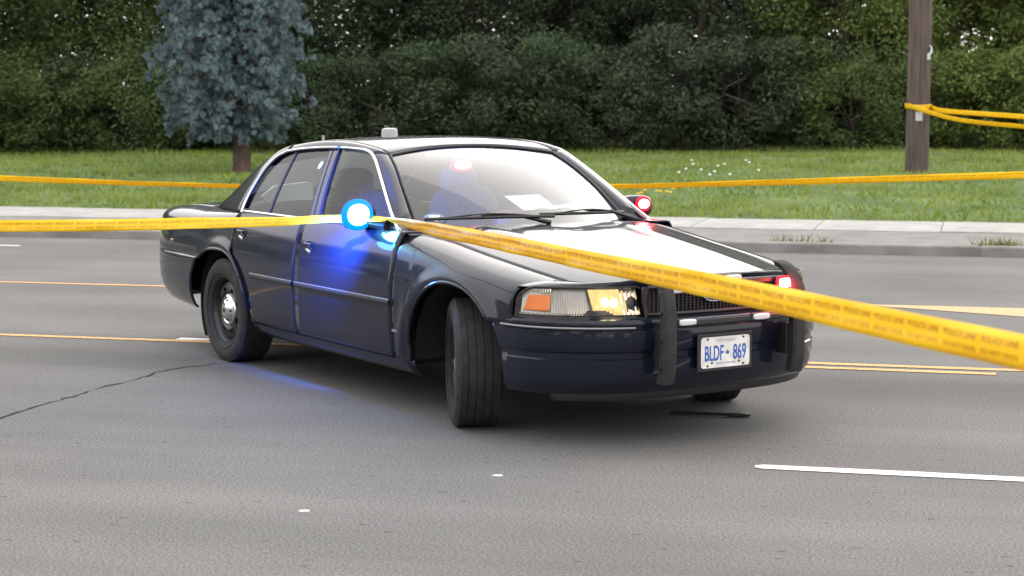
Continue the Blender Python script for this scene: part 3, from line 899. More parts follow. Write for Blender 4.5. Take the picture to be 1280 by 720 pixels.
def sec_door(x, zlow):
    zl = np.linspace(zlow, .955, 20)
    y = np.r_[Y(np.full(20, x), zl), .907, .897, .880, .868, .79]; z = np.r_[zl, .972, .982, .986, .986, .984]
    return y, z
def panel_grid(xl, xr, zlow, sec, nu, nv, uw=None, bump=None):
    P = np.zeros((nv, nu, 3)); us = np.linspace(0, 1, nu)
    if uw: us = uw(us)
    for j, u in enumerate(us):
        for i in range(nv):
            z = .7
            for _ in range(5):
                x = (1-u)*xl(z)+u*xr(z)
                ys, zs = sec(x, zlow(x))
                d = np.r_[0, np.cumsum(np.hypot(np.diff(ys), np.diff(zs)))]
                t = d[-1]*i/(nv-1)
                y = np.interp(t, d, ys); zn = np.interp(t, d, zs)
                if abs(zn-z) < 1e-4: z = zn; break
                z = zn
            if bump: y += bump(x, z)
            P[i, j] = (x, -y, z)
    return P
def mir(P): Q = np.array(P, float).copy(); Q[..., 1] *= -1; return Q
def shell(name, P, m, parent, hint, thick=.012, sharp=30):
    mb = MB(); mb.grid(P, hint)
    o = mb.build(name, m, parent, True, sharp)
    if thick:
        s = o.modifiers.new('thickness', 'SOLIDIFY'); s.thickness = thick; s.offset = -1
    return o
def both(name, P, m, parent, thick=.012, hint=(0,-1,0)):
    a = shell(name, P, m, parent, hint, thick)
    h2 = (hint[0], -hint[1], hint[2])
    return a, shell(name, mir(P), m, parent, h2, thick)
def swell(cx, a0):
    def f(x, z):
        r = math.hypot((x-cx)/1.08, z-.335)
        return .014*math.exp(-((r-a0)/.045)**2) if z > .30 else 0
    return f

# fenders
P = panel_grid(lambda z: 2.352, lambda z: 3.475+.085*float(np.clip((z-.785)/.03, 0, 1)),
    lambda x: max(.30, farch(x), .606 if x > 3.0 else 0), sec_fender, 70, 22,
    lambda u: u, swell(2.913, .45))
fenders = both('fender', P, M['paint'], car)
# doors
def rd_xl(z): return max(.205, float(arch_dx(z, .452, .405, 2.1))+.04) if z < .80 else .205
P = panel_grid(lambda z: 1.156, lambda z: 2.345, lambda x: .31, sec_door, 26, 30)
fdoors = both('front_door', P, M['paint'], car)
P = panel_grid(rd_xl, lambda z: 1.149, lambda x: .31, sec_door, 24, 30)
rdoors = both('rear_door', P, M['paint'], car)
# quarter panels
P = panel_grid(lambda z: -1.335, lambda z: rd_xl(z)-.007, lambda x: max(rarch(x), .31 if x > .3 else .655 if x < -.05 else 0), sec_quarter, 80, 24,
    lambda u: u, swell(0, .42))
quarters = both('quarter_panel', P, M['paint'], car)
# wheel-arch lips and liners
for sg in (-1, 1):
    for cx, fn, a in ((0, rarch, (-.452, .449)), (2.913, farch, (-.392, .45))):
        pts = []
        for dx in a[0]+(a[1]-a[0])*(.5-.5*np.cos(np.linspace(0, math.pi, 40))):
            z = fn(cx+dx)
            if z < .37: continue
            if cx > 1 and dx > .1 and z < .606: continue
            if cx < 1 and dx < -.1 and z < .66: continue
            pts.append((cx+dx, sg*(float(Y(cx+dx, max(z, .3)))+.006), z-.004))
        mb = MB(); mb.tube(pts, .011, 6); mb.build('arch_lip', M['paint'], car)
    for cx in (0, 2.913):
        mb = MB(); mb.lathe([(.455, -.0), (.455, .34), (.30, .345)], 24, 'y', (0,0,0), -.2, math.pi+(.55 if cx < 1 else .1))
        o = mb.build('wheel_liner', M['dark'], car); o.location = (cx, sg*.90, .345); o.scale = (1, -sg, .93)
# rockers
mb = MB()
xs = np.linspace(.50, 2.53, 24)
P = np.array([[(x, -(float(Y(x, z))-o), z) for x in xs] for z, o in ((.315,.03),(.303,.004),(.27,.004),(.235,.02),(.215,.06))])
both('rocker_panel', P, M['paint'], car)

# hood
zc = pch([2.2,2.36,2.6,2.9,3.2,3.5,3.7,3.82,3.9], [1.028,1.018,1.0,.966,.928,.889,.863,.846,.832])
fz2 = pch([2.2,2.35,2.966,3.30,3.56,3.9], [.985,.972,.893,.850,.812,.764])
fy2 = pch([2.2,2.35,2.966,3.30,3.56,3.9], [.765,.755,.745,.725,.690,.60])
def hood_xe(y):
    q = min(1, abs(y)/.685); return 3.872-.125*q**2-.197*q**7
def hood_xc(y): return 2.505-.225*(abs(y)/.76)**2
def hood_z(x, y):
    a = min(1.0, abs(y)/float(fy2(x)))
    c = float(zc(x)); s = float(fz2(x))
    crease = .006*math.exp(-((abs(y)-.36-.06*(3.9-x))/.05)**2)
    return s+(c-s)*(1-a**2.6)+crease
def hood_pt(u, v):
    y0 = u*.74
    x = hood_xc(y0)
    for _ in range(5):
        ymax = float(fy2(min(x, 3.56)))-.004
        y = u*ymax
        x = hood_xc(y)+(hood_xe(y)-hood_xc(y))*v
    return (x, y, hood_z(x, y))
P = np.array([[hood_pt(u, v) for u in np.linspace(-1, 1, 61)] for v in np.linspace(0, 1, 44)])
# rolled leading and rear edge
lip = P[-1].copy(); lip[:, 0] += .006; lip[:, 2] -= .012
P = np.concatenate([P, lip[None]])
shell('hood', P, M['paint'], car, (0,0,1), .014)
# cowl
P = np.array([[(hood_xc(y)-.005-.16*v, y, hood_z(hood_xc(y), y)-.03-.012*v) for y in np.linspace(-.82,.82,33)] for v in (0,.5,1)])
shell('cowl_panel', P, M['dark'], car, (0,0,1), .01)

# front plan curve
bx = pch([0,.2,.4,.6,.75,.85,.92,.945,.952], [3.972,3.965,3.938,3.872,3.775,3.665,3.53,3.40,3.31])
ysamp = np.r_[np.linspace(0,.9,60), np.linspace(.905,.952,30)]
BP = np.stack([bx(ysamp), ysamp], 1)
BS = np.r_[0, np.cumsum(np.linalg.norm(np.diff(BP, axis=0), axis=1))]
BL = BS[-1]
def Bfront(s):
    """signed arc length along the bumper plan from the centre -> (x, y, nx, ny)"""
    a = min(abs(s), BL); x = np.interp(a, BS, BP[:, 0]); y = np.interp(a, BS, BP[:, 1])
    x2 = np.interp(min(a+.03, BL), BS, BP[:, 0]); y2 = np.interp(min(a+.03, BL), BS, BP[:, 1])
    x1 = np.interp(max(a-.03, 0), BS, BP[:, 0]); y1 = np.interp(max(a-.03, 0), BS, BP[:, 1])
    if a < .03: x1, y1 = BP[0][0], -.001
    tx, ty = x2-x1, y2-y1; L = math.hypot(tx, ty) or 1
    nx, ny = ty/L, -tx/L
    sg = 1 if s >= 0 else -1
    return x, sg*y, nx, sg*ny
def s_of_x(xv): return float(np.interp(-xv, -BP[:, 0], BS))
def s_of_y(yv): return float(np.interp(yv, BP[:, 1], BS))
def FP(s, d, z):
    x, y, nx, ny = Bfront(s)
    k = 1-.72*min(1, abs(s)/1.25)**2.5
    return (x-nx*d*k, y-ny*d*k, z)
# front bumper
prof = [(.648,.07),(.645,.03),(.638,.008),(.625,0),(.612,0),(.609,.013),(.592,.013),(.588,0),(.56,-.004),(.50,-.004),(.485,.004),(.478,.016),(.45,.016),(.444,.006),(.40,.006),(.34,.02),(.30,.04),(.275,.075),(.262,.13)]
uu = np.linspace(-1, 1, 121)
P = []
for z, d in prof:
    xe = 2.913+float(arch_dx(min(max(z,.335),.606), .48, .432, 2.1)) if z < .62 else 3.36
    se = s_of_x(max(3.315, min(xe+.012, 3.42)))
    P.append([FP(u*se, d, z) for u in uu])
shell('front_bumper', np.array(P), M['paint'], car, (1,0,0), .012)
# lower valance
P = np.array([[FP(u*.95, d, z) for u in np.linspace(-1,1,41)] for z, d in ((.30,.07),(.235,.11),(.225,.20),(.225,.5))])
shell('valance', P, M['trim'], car, (1,0,0), .01)
# bright bumper strips
for sg in (-1, 1):
    mb = MB(); mb.tube([FP(sg*s, -.003, .601) for s in np.linspace(s_of_y(.50), s_of_x(3.40), 26)], .006, 6, True, 1.0)
    mb.build('bumper_strip', M['dimstrip'], car)

# nose panel between hood and lamps
def nose_top(t):
    y = t*.686; x = hood_xe(y); return np.array((x+.009, y, hood_z(x, y)-.002))
SE = s_of_x(3.478)
def nose_low(t): return np.array(FP(t*SE, .10, .790))
rows = []
for v in np.linspace(0, 1, 9):
    r = []
    for t in np.linspace(-1, 1, 81):
        a, b = nose_low(t), nose_top(t); p = a+(b-a)*v
        bul = math.sin(math.pi*v)
        d = np.array([.55, .25*np.sign(t)*abs(t)**2, .8]); p = p+d*.016*bul*(1 if abs(t) < .97 else .6)
        r.append(p)
    rows.append(r)
low = [nose_low(t)+np.array([-.006, 0, -.006]) for t in np.linspace(-1,1,81)]
shell('nose_panel', np.array([low]+rows), M['paint'], car, (1,0,.5), .01)
# dark backing of the whole front
P = np.array([[FP(u*SE, .20, z) for u in np.linspace(-1,1,61)] for z in (.55,.79)])
shell('front_backing', P, M['dark'], car, (1,0,0), .01)

# grille
mb = MB()
GX = lambda y: float(bx(abs(y)))-.085
for y in np.linspace(-.385, .385, 34):
    mb.box((GX(y), y, .715), (.018,.006,.135))
for z in np.linspace(.662, .772, 9):
    mb.tube([(GX(y)+.002, y, z) for y in np.linspace(-.39,.39,15)], .0035, 5)
grille = mb.build('grille', M['trim'], car, False)
mb = MB()
fr = [(GX(y)+.012, y, .787) for y in np.linspace(-.40,.40,17)]+[(GX(.415)+.012,.415,.72)]+[(GX(y)+.012, y, .654) for y in np.linspace(.40,-.40,17)]+[(GX(.415)+.012,-.415,.72)]
mb.tube(fr+[fr[0]], .011, 6, False); mb.build('grille_frame', M['trim'], grille)
mb = MB(); mb.box((GX(0)-.03, 0, .715), (.01,.80,.14)); mb.build('grille_back', M['dark'], grille)
# oval badge with script lettering
mb = MB(); mb.lathe([(0,.012),(.060,.011),(.066,.006),(.066,0)], 40, 'x'); badge = mb.build('badge', M['badgeblue'], grille)
badge.location = (GX(0)+.012, -.012, .732); badge.scale = (1, 1.06, .43)
mb = MB(); mb.lathe([(.061,.0115),(.0645,.0135),(.068,.010),(.068,0)], 40, 'x'); mb.build('badge_rim', M['chrome'], badge)
V, F = text_mesh('Ford', .058, .38, 3)
V[:, 0] -= V[:, 0].mean()-.004; V[:, 1] -= .018
obj('badge_lettering', [(.0135, v[0]*.86, v[1]*1.35) for v in V], F, M['chrome'], badge, False)

# headlights
def lamp_pt(s, off, z, zz):
    d = .045+.055*(z-.652)/.135
    return FP(s, d+off, z)
for sg in (-1, 1):
    so, si = s_of_x(3.484), s_of_y(.432)
    hl = None
    def ztop(f): return .788-.052*max(0, (.15-f)/.15)**1.8-.012*max(0,(f-.92)/.08)**2
    def patch(f0, f1, z0, z1, off, nu=12, nv=6, slantl=0, slantr=0, ripple=0, nr=0):
        P = []
        for i in range(nv):
            v = i/(nv-1); row = []
            for j in range(nu):
                a = f0+slantl*v; b = f1+slantr*v
                f = a+(b-a)*j/(nu-1)
                z = z0+(min(z1, ztop(f)-(.785-z1))-z0)*v if z1 > .70 else z0+(z1-z0)*v
                s = so+(si-so)*f
                o2 = off+ripple*(math.cos(j*math.pi)) if not nr else off+ripple*math.cos(nr*2*math.pi*j/(nu-1))
                row.append(lamp_pt(sg*s, o2, z, z))
            P.append(row)
        return np.array(P)
    hint = (.8, sg*.6, 0)
    hl = shell('headlight', patch(-.0,1,.645,.788,.075,30,5), M['trim'], car, hint, .006)
    tagl = 'lit headlight glowing warm yellow' if sg < 0 else None
    # reflector bowls
    rb = patch(.02,.60,.655,.780,.045,60,5,0,-.05,.004)
    shell('reflector', rb, M['ribbed'], hl, hint, 0)
    shell('reflector', patch(.60,.985,.655,.780,.055,24,6,-.05,-.02,.005), M['reflector'], hl, hint, 0)
    am = shell('amber_reflector', patch(.055,.27,.675,.752,.022,24,8,.03,0,.003), M['amber'], hl, hint, .01)
    lit = shell('lit_lamp', patch(.615,.845,.658,.778,.035,20,9,-.055,-.03,.004), M['bulb'], hl, hint, .004)
    mb = MB()
    for f, z in ((.70,.72),(.77,.715)):
        p = lamp_pt(sg*(so+(si-so)*f), .018, z, z); mb.ellipsoid(p, (.016,.020,.022), 12, 8)
    mb.build('bulb', M['bulbcore'], hl)
    mb = MB(); p = lamp_pt(sg*(so+(si-so)*.91), .03, .712, 0); mb.ellipsoid(p, (.018,.028,.034), 12, 8); mb.build('dark_bulb', M['trim'], hl)
    # little bright ribs over the amber reflector and divider bars
    mb = MB()
    for f in np.linspace(.05,.27,13):
        mb.box(lamp_pt(sg*(so+(si-so)*f), .018, ztop(f)-.016, 0), (.004,.006,.016))
    for f in np.linspace(.03,.56,26):
        mb.box(lamp_pt(sg*(so+(si-so)*f), .018, .662, 0), (.004,.006,.010))
    mb.build('rib', M['reflector'], hl, False)['kind'] = 'stuff'
    mb = MB()
    mb.tube([lamp_pt(sg*(so+(si-so)*(.60-.05*v)), .02, .655+.125*v, 0) for v in np.linspace(0,1,5)], .005, 6)
    edge = [lamp_pt(sg*(so+(si-so)*f), .002, ztop(f)+.003, 0) for f in np.linspace(0,1,24)]
    edge += [lamp_pt(sg*(so+(si-so)*f), .002, .645, 0) for f in np.linspace(1,0,24)]
    mb.tube(edge+[edge[0]], .0055, 6, False)
    mb.build('bezel', M['trim'], hl)
    shell('lens', patch(0,1,.645,.787,.0,30,8), M['lens'], hl, hint, 0)
    # side filler between the lamp and the grille
    P = np.array([[FP(sg*(s_of_y(y)), .085, z) for y in (.400,.412,.424,.436)] for z in (.645,.70,.79)])
    shell('lamp_filler', P, M['paint'], car, hint, .02)

# rear: trunk lid, fascia, bumper, tail lamps
tz = lambda x: float(qz(x))
P = np.array([[(x, u*(float(qy(x))-.006), tz(x)+.018*(1-abs(u)**2.5)) for u in np.linspace(-1,1,31)] for x in np.linspace(-.74,-1.335,16)]
    + [[(x, u*.648, z+.014*(1-abs(u)**2.5)) for u in np.linspace(-1,1,31)] for x, z in ((-1.352,.928),(-1.362,.905),(-1.372,.80),(-1.372,.70))])
shell('trunk_lid', P, M['paint'], car, (-.3,0,1), .014)
for sg in (-1, 1):
    P = np.array([[(x, sg*y, z) for x, y in ((-1.374,.60),(-1.372,.70),(-1.355,.78),(-1.33,.822),(-1.26,.852))] for z in (.70,.75,.79,.83)])
    shell('tail_light', P, M['tail'], car, (-1, sg*.4, 0), .03)
    mb = MB(); mb.box((0,0,0), (.055,.008,.02), None, .004)
    o = mb.build('side_reflector', M['tail'], car); o.location = (-.86, sg*(float(Y(-.86,.735))+.001), .735)
P = np.array([[(-1.352+.05*max(0,abs(u)-.75)*4*.25, u*.81, z) for u in np.linspace(-1,1,31)] for z in (.62,.72,.85)]+[[(-1.352+.05*max(0,abs(u)-.75), u*.81, .925-.10*max(0,abs(u)-.7)/.3) for u in np.linspace(-1,1,31)]])
shell('rear_fascia', P, M['paint'], car, (-1,0,0), .01)
rbx = [(-1.418,0),(-1.414,.35),(-1.395,.60),(-1.345,.78),(-1.25,.868),(-1.05,.928),(-.75,.962),(-.45,.978),(-.25,.984)]
RBP = resample(rbx, 200)
RBS = np.r_[0, np.cumsum(np.linalg.norm(np.diff(RBP, axis=0), axis=1))]
def RB(s, d, z):
    a = abs(s); x = np.interp(a, RBS, RBP[:, 0]); y = np.interp(a, RBS, RBP[:, 1])
    i = min(max(1, np.searchsorted(RBS, a)), 198); t = RBP[i+1]-RBP[i-1]; t = t/np.linalg.norm(t)
    nx, ny = -t[1], t[0]
    if a < .02: nx, ny = -1, 0
    return (x-nx*d, (y-ny*d)*(1 if s >= 0 else -1), z)
P = []
for z, d in ((.662,.06),(.660,.02),(.652,.004),(.64,0),(.55,0),(.48,.004),(.42,.018),(.37,.045),(.33,.075),(.305,.12)):
    xe = -float(arch_dx(np.clip(z,.335,.735), .455, .405, 2.5))-.004
    se = float(np.interp(xe, RBP[:, 0], RBS))
    P.append([RB(u*se, d*(1-.5*abs(u)**3), z) for u in np.linspace(-1,1,101)])
shell('rear_bumper', np.array(P), M['paint'], car, (-1,0,0), .012)

# ---------------- greenhouse
DA = [(2.205,.984),(2.126,1.028),(1.985,1.12),(1.775,1.256),(1.628,1.345),(1.55,1.382)]
DR = [(1.55,1.382),(1.48,1.398),(1.40,1.405),(1.2,1.409),(.95,1.406),(.65,1.390),(.47,1.372)]
DC = [(.47,1.372),(.36,1.330),(.285,1.245),(.25,1.12),(.243,1.04),(.246,.984)]
side3 = lambda pts: [(x, -float(Yg(z, x)), z) for x, z in pts]
OA = [(2.150,-.718,.998),(2.035,-.692,1.095),(1.90,-.660,1.198),(1.745,-.615,1.30),(1.595,-.575,1.374)]
OR = [(1.595,-.575,1.374),(1.52,-.585,1.402),(1.28,-.597,1.436),(1.0,-.6,1.449),(.75,-.6,1.440),(.45,-.6,1.412)]
OC = [(.45,-.6,1.412),(.16,-.605,1.352),(-.15,-.62,1.236),(-.41,-.648,1.095),(-.63,-.684,.966)]
def strip(inner, outer, n, bul=.012):
    a = resample(inner, n); b = resample(outer, n)
    nm = np.cross(np.gradient(a, axis=0), b-a); nm /= np.linalg.norm(nm, axis=1)[:, None]
    nm *= np.sign(nm[:, 1]*-1)[:, None]
    return np.array([a+(b-a)*v+nm*bul*math.sin(math.pi*v) for v in np.linspace(0,1,7)])
both('front_pillar', strip(side3(DA), OA, 24), M['paint'], car, .012, (0,-1,.4))
both('roof_rail', strip(side3(DR), OR, 40, .014), M['paint'], car, .012, (0,-1,.8))
Pc = strip(side3(DC), OC, 40, .020)
both('rear_pillar', Pc, M['paint'], car, .012, (-.2,-1,.4))
# roof
OE = resample(OA[-1:]+OR[1:]+OC[1:2], 44)
rc = pch([.10,.25,.6,.95,1.3,1.5,1.64], [1.362,1.402,1.452,1.470,1.457,1.432,1.405])
xf = lambda u: 1.63-.135*(1-abs(u)**2.2)*-.0
def roof_pt(u, p):
    x, y, z = p
    t = (x-.16)/(1.595-.16)
    xx = x+(.085*(1-u*u))*np.clip((t-.6)/.4, 0, 1)*-1.0*.9 + (-.03*(1-u*u))*np.clip((.3-t)/.3, 0, 1)
    zz = z+(float(rc(x))-z)*(1-abs(u)**2.3)
    return (xx, u*abs(y), zz+.012*(1-u*u)*np.clip((t-.6)/.4,0,1))
P = np.array([[roof_pt(u, p) for u in np.linspace(-1,1,41)] for p in OE])
ROOF = P
shell('roof', P, M['paint'], car, (0,0,1), .014)
# windscreen
A = np.array(OA)
def ws(u, v):
    q = resample(OA, 30)
    p = np.array([np.interp(v, np.linspace(0,1,30), q[:, k]) for k in range(3)])
    y = -p[1]*u
    c = 1-u*u
    top = np.array([.085*-.9, 0, .045]); bot = np.array([.315, 0, .005])
    off = (bot*(1-v)+top*v)*c
    return np.array([p[0]+off[0]-.006, y*.985, p[2]+off[2]-.004+.018*c*math.sin(math.pi*v)])
P = np.array([[ws(u, v) for u in np.linspace(-1,1,33)] for v in np.linspace(-.02,1,18)])
wscreen = shell('windscreen', P, M['windscreen'], car, (1,0,.6), 0)
mb = MB()
brd = [ws(-1,v) for v in np.linspace(0,1,14)]+[ws(u,1) for u in np.linspace(-1,1,26)]+[ws(1,v) for v in np.linspace(1,0,14)]
mb.tube([Vector(p)+Vector((.004,0,.004)) for p in brd], .0075, 6); mb.build('windscreen_seal', M['trim'], wscreen)
# oval decal with a shield in the corner of the windscreen
def on_ws(du, dv, u0, v0, off=.004):
    p = ws(u0, v0); e1 = ws(u0+.01, v0)-p; e1 /= np.linalg.norm(e1); e2 = ws(u0, v0+.01)-p; e2 /= np.linalg.norm(e2)
    n = np.cross(e1, e2); n *= np.sign(n[0]); n /= np.linalg.norm(n)
    return p+e1*du+e2*dv+n*off
k = 20; c0 = (-.865, .085)
obj('decal', [on_ws(.062*math.cos(2*math.pi*i/k)*-1, .044*math.sin(2*math.pi*i/k), *c0, .004) for i in range(k)], [tuple(range(k))], M['stickergrey'], wscreen, False)
sh = [(-.03,.026),(-.012,.022),(0,.028),(.012,.022),(.03,.026),(.03,0),(.018,-.02),(0,-.032),(-.018,-.02),(-.03,0)]
obj('decal_shield', [on_ws(-a, b, *c0, .006) for a, b in sh], [tuple(range(10))], M['sticker'], wscreen, False)
# rear window
def rw(u, v):
    q = resample(OC[1:], 20); p = np.array([np.interp(v, np.linspace(0,1,20), q[:, k]) for k in range(3)])
    c = 1-u*u
    return np.array([p[0]-.03*c*(1-v)-.10*c*v+.004, p[1]*-u*.985, p[2]+.035*c*(1-v)+.012*c+.015*c*math.sin(math.pi*v)-.004])
P = np.array([[rw(u, v) for u in np.linspace(-1,1,25)] for v in np.linspace(0,1,12)])
shell('rear_window', P, M['sideglass'], car, (-1,0,.6), 0)
# side panes, pillars between them, trim
env = pch([.240,.250,.262,.285,.36,.47,.65,.95,1.2,1.4,1.48,1.55,1.628,1.775,1.985,2.126,2.21], [.984,1.10,1.18,1.245,1.330,1.372,1.390,1.406,1.409,1.405,1.398,1.382,1.345,1.256,1.12,1.028,.980])
Bf = lambda z: 1.305-.46*(z-1.0)
Br = lambda z: 1.205-.46*(z-1.0)
dv_ = lambda z: .612-.12*(z-1.0)
def pane(xl, xr, inset, nu=24, nv=12):
    P = np.zeros((nv, nu, 3))
    for j, u in enumerate(np.linspace(0,1,nu)):
        for i, v in enumerate(np.linspace(0,1,nv)):
            z = 1.2
            for _ in range(8):
                x = (1-u)*xl(z)+u*xr(z); zu = max(.99, float(env(x))); z = .980+(zu-.980)*v
            P[i, j] = (x, -float(Yg(z, x))+inset, z)
    return P
for doors, nm, xl, xr in ((fdoors,'window',Bf,lambda z: 2.20),(rdoors,'window',dv_,Br),(rdoors,'quarter_window',lambda z: .246,lambda z: dv_(z)-.0)):
    P = pane(xl, xr, .016)
    shell(nm, P, M['sideglass'], doors[0], (0,-1,.4), 0); shell(nm, mir(P), M['sideglass'], doors[1], (0,1,.4), 0)
P = pane(lambda z: Br(z)+.045, lambda z: Bf(z)+.012, .0, 6, 12); shell('window_frame', P, M['paint'], fdoors[0], (0,-1,.4), .02); shell('window_frame', mir(P), M['paint'], fdoors[1], (0,1,.4), .02)
P = pane(lambda z: Br(z)-.012, lambda z: Br(z)+.037, .002, 6, 12); shell('window_frame', P, M['paint'], rdoors[0], (0,-1,.4), .02); shell('window_frame', mir(P), M['paint'], rdoors[1], (0,1,.4), .02)
P = pane(lambda z: dv_(z)-.012, lambda z: dv_(z)+.012, .008, 4, 12); shell('window_divider', P, M['trim'], rdoors[0], (0,-1,.4), .012); shell('window_divider', mir(P), M['trim'], rdoors[1], (0,1,.4), .012)
for sg in (-1, 1):
    d1, d2 = (fdoors[0], rdoors[0]) if sg < 0 else (fdoors[1], rdoors[1])
    loopp = resample(side3(DA), 20).tolist()[:-1]+resample(side3(DR), 26).tolist()
    front = [p for p in loopp if p[0] > 1.12]; rear = [p for p in loopp if p[0] < 1.12]+resample(side3(DC), 20).tolist()[1:]
    fl = lambda ps: [(p[0], -sg*(p[1])*1.0+sg*.004 if False else sg*(abs(p[1])+.004), p[2]) for p in ps]
    mb = MB(); mb.tube(fl(front), .0085, 6); mb.build('window_trim', M['satin'], d1)
    mb = MB(); mb.tube(fl(rear), .0085, 6); mb.build('window_trim', M['satin'], d2)
    for d, x0, x1 in ((d1,1.17,2.20),(d2,.25,1.14)):
        mb = MB(); mb.tube([(x, sg*(.893-float(taper(x))), .990) for x in np.linspace(x0, x1, 8)], .009, 6); mb.build('belt_strip', M['satin'], d)
    # handles
    for d, hx, hz in ((d2,.34,.858),(d1,1.315,.842)):
        yb = float(Y(hx, hz))
        mb = MB()
        ring = [(hx+.062*math.cos(a), sg*(float(Y(hx, hz+.03*math.sin(a)))+.002), hz+.030*math.sin(a)) for a in np.linspace(0, 2*math.pi, 25)]
        mb.tube(ring, .005, 6, False)
        h = mb.build('handle', M['paint'], d)
        k = 24
        obj('handle_recess', [(hx+.060*math.cos(2*math.pi*i/k), sg*(float(Y(hx, hz+.028*math.sin(2*math.pi*i/k)))+.0015), hz+.028*math.sin(2*math.pi*i/k)) for i in range(k)], [tuple(range(k))], M['trim'], h, False)
        mb = MB(); mb.box((hx, sg*(yb+.012), hz+.008), (.095,.016,.024), None, .006); mb.build('handle_flap', M['paint'], h)
        mb = MB(); mb.box((hx+.005, sg*(yb+.010), hz-.030), (.05,.014,.022), Matrix.Rotation(.3,3,'Y'), .005); mb.build('handle_edge', M['satin'], h)
    # side mouldings
    for d, x0, x1 in ((d2,.53,1.135),(d1,1.170,2.33)):
        xs = np.linspace(x0, x1, 14)
        prof2 = ((.588,0),(.590,.008),(.600,.013),(.612,.013),(.622,.008),(.624,0))
        Pm = np.array([[(x, sg*(float(Y(x, z))+o), z) for x in xs] for z, o in prof2])
        shell('side_moulding', Pm, M['trim'], d, (0,sg,0), 0)
        mb = MB(); mb.tube([(x, sg*(float(Y(x,.62))+.011), .621) for x in xs], .003, 5); mb.build('moulding_edge', M['dimstrip'], d)
fend_strip = []
for sg, fe in ((-1, fenders[0]), (1, fenders[1])):
    mb = MB(); mb.box((0,0,0), (.11,.006,.014), None, .002); o = mb.build('side_strip', M['dimstrip'], fe); o.location = (2.40, sg*(float(Y(2.40,.455))+.003), .455)

# mirrors
LAMPS = []
for sg, yl in ((-1, -1.008), (1, .968)):
    mb = MB(); V, F = superell((0,0,0), (.058,.104,.070), .68); mb.add(V, F)
    mr = mb.build('wing_mirror', M['paint'], car); mr.location = (1.93, sg*.955, 1.045); mr.rotation_euler = (0,0,sg*-.12)
    mb = MB(); mb.tube([(2.07, sg*.845, 1.0),(2.01, sg*.88, 1.005),(1.95, sg*.925, 1.02)], [.05,.042,.035], 10, True, .7)
    mb.add([(2.20, sg*.848, .990),(2.02, sg*.850, .990),(1.99, sg*.795, 1.115),(2.20, sg*.82, .990),(2.02, sg*.81, .985),(1.99, sg*.77, 1.115)], [(0,1,2),(3,5,4),(0,3,4,1),(1,4,5,2),(2,5,3,0)])
    mb.build('mirror_mount', M['trim'], car)
    col = 'blue_lamp' if sg < 0 else 'red_lamp'
    mb = MB(); V, F = superell((0,0,0), (.022,.070 if sg < 0 else .034,.058 if sg < 0 else .028), .9); mb.add(V, F)  # lit lens, the blue one widened to its glare disc
    lm = mb.build('flashing_lamp', M[col], mr); lm.location = (.075, yl-sg*.955, .018)
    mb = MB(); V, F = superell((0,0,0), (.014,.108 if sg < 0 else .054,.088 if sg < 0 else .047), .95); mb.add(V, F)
    o = mb.build('lamp_halo', M['blue_halo' if sg < 0 else 'red_halo'], lm); o.location = (-.010,0,0)  # glowing disc shaped as the glare ring behind the lens
    LAMPS.append((Vector((2.03+.12, yl-.02*sg*-1, 1.065)), sg))
mb = MB(); V, F = superell((0,0,0), (.012,.018,.016), .8); mb.add(V, F); o = mb.build('door_glint', M['cyan_spot'], car); o.location = (2.30, -.925, .905)  # glowing bead painted in for a cyan highlight below the mirror

# push bar
pf = [(4.055,.335),(4.072,.42),(4.075,.60),(4.066,.73),(4.035,.815),(3.975,.868),(3.905,.886)]
pi_ = [(3.900,.858),(3.945,.842),(3.985,.80),(4.005,.73),(4.010,.60),(4.004,.42),(3.985,.335)]
a = resample([(x,0,z) for x,z in pf], 22); b = resample([(x,0,z) for x,z in pi_[::-1]], 22)
bar_root = None
mb = MB()
mb.box((4.035,0,.628), (.040,.80,.030), None, .006)
push = mb.build('push_bar', M['trim'], car)
for sg in (-1, 1):
    y0 = sg*.405
    G = []
    wdt = .038
    ring = []
    for p, q in zip(a, b):
        ring.append([(q[0], y0-wdt*.6, q[2]), (p[0]-.012, y0-wdt, p[2]), (p[0], y0-wdt*.7, p[2]), (p[0]+.002, y0, p[2]), (p[0], y0+wdt*.7, p[2]), (p[0]-.012, y0+wdt, p[2]), (q[0], y0+wdt*.6, q[2]), (q[0], y0-wdt*.6, q[2])])
    mb = MB(); mb.grid(np.array(ring), None)
    mb.add(ring[0][:-1], [tuple(range(7))]); mb.add(ring[-1][:-1], [tuple(range(7))[::-1]])
    up = mb.build('upright', M['rubber'], push)
    mb = MB()
    mb.lathe([(0,.012),(.010,.010),(.012,0)], 10, 'y'); bolt_me = new_mesh('bolt', mb.V, mb.F, M['steel'])
    for z in (.42,.55,.68,.78):
        o = link('bolt', bolt_me, push); o.location = (4.035, y0+sg*.03, z); o.scale = (1, sg, 1)
    mb = MB(); mb.box((3.93, y0-sg*.01, .50), (.12,.02,.16), None, .004); mb.build('bracket', M['trim'], push)
mb = MB(); mb.box((3.985,0,.805), (.030,.76,.030), None, .006); mb.build('crossbar', M['trim'], push)
mb = MB(); mb.box((4.04,0,.6455), (.022,.76,.004), None, .001); mb.build('bar_edge', M['dimstrip'], push)
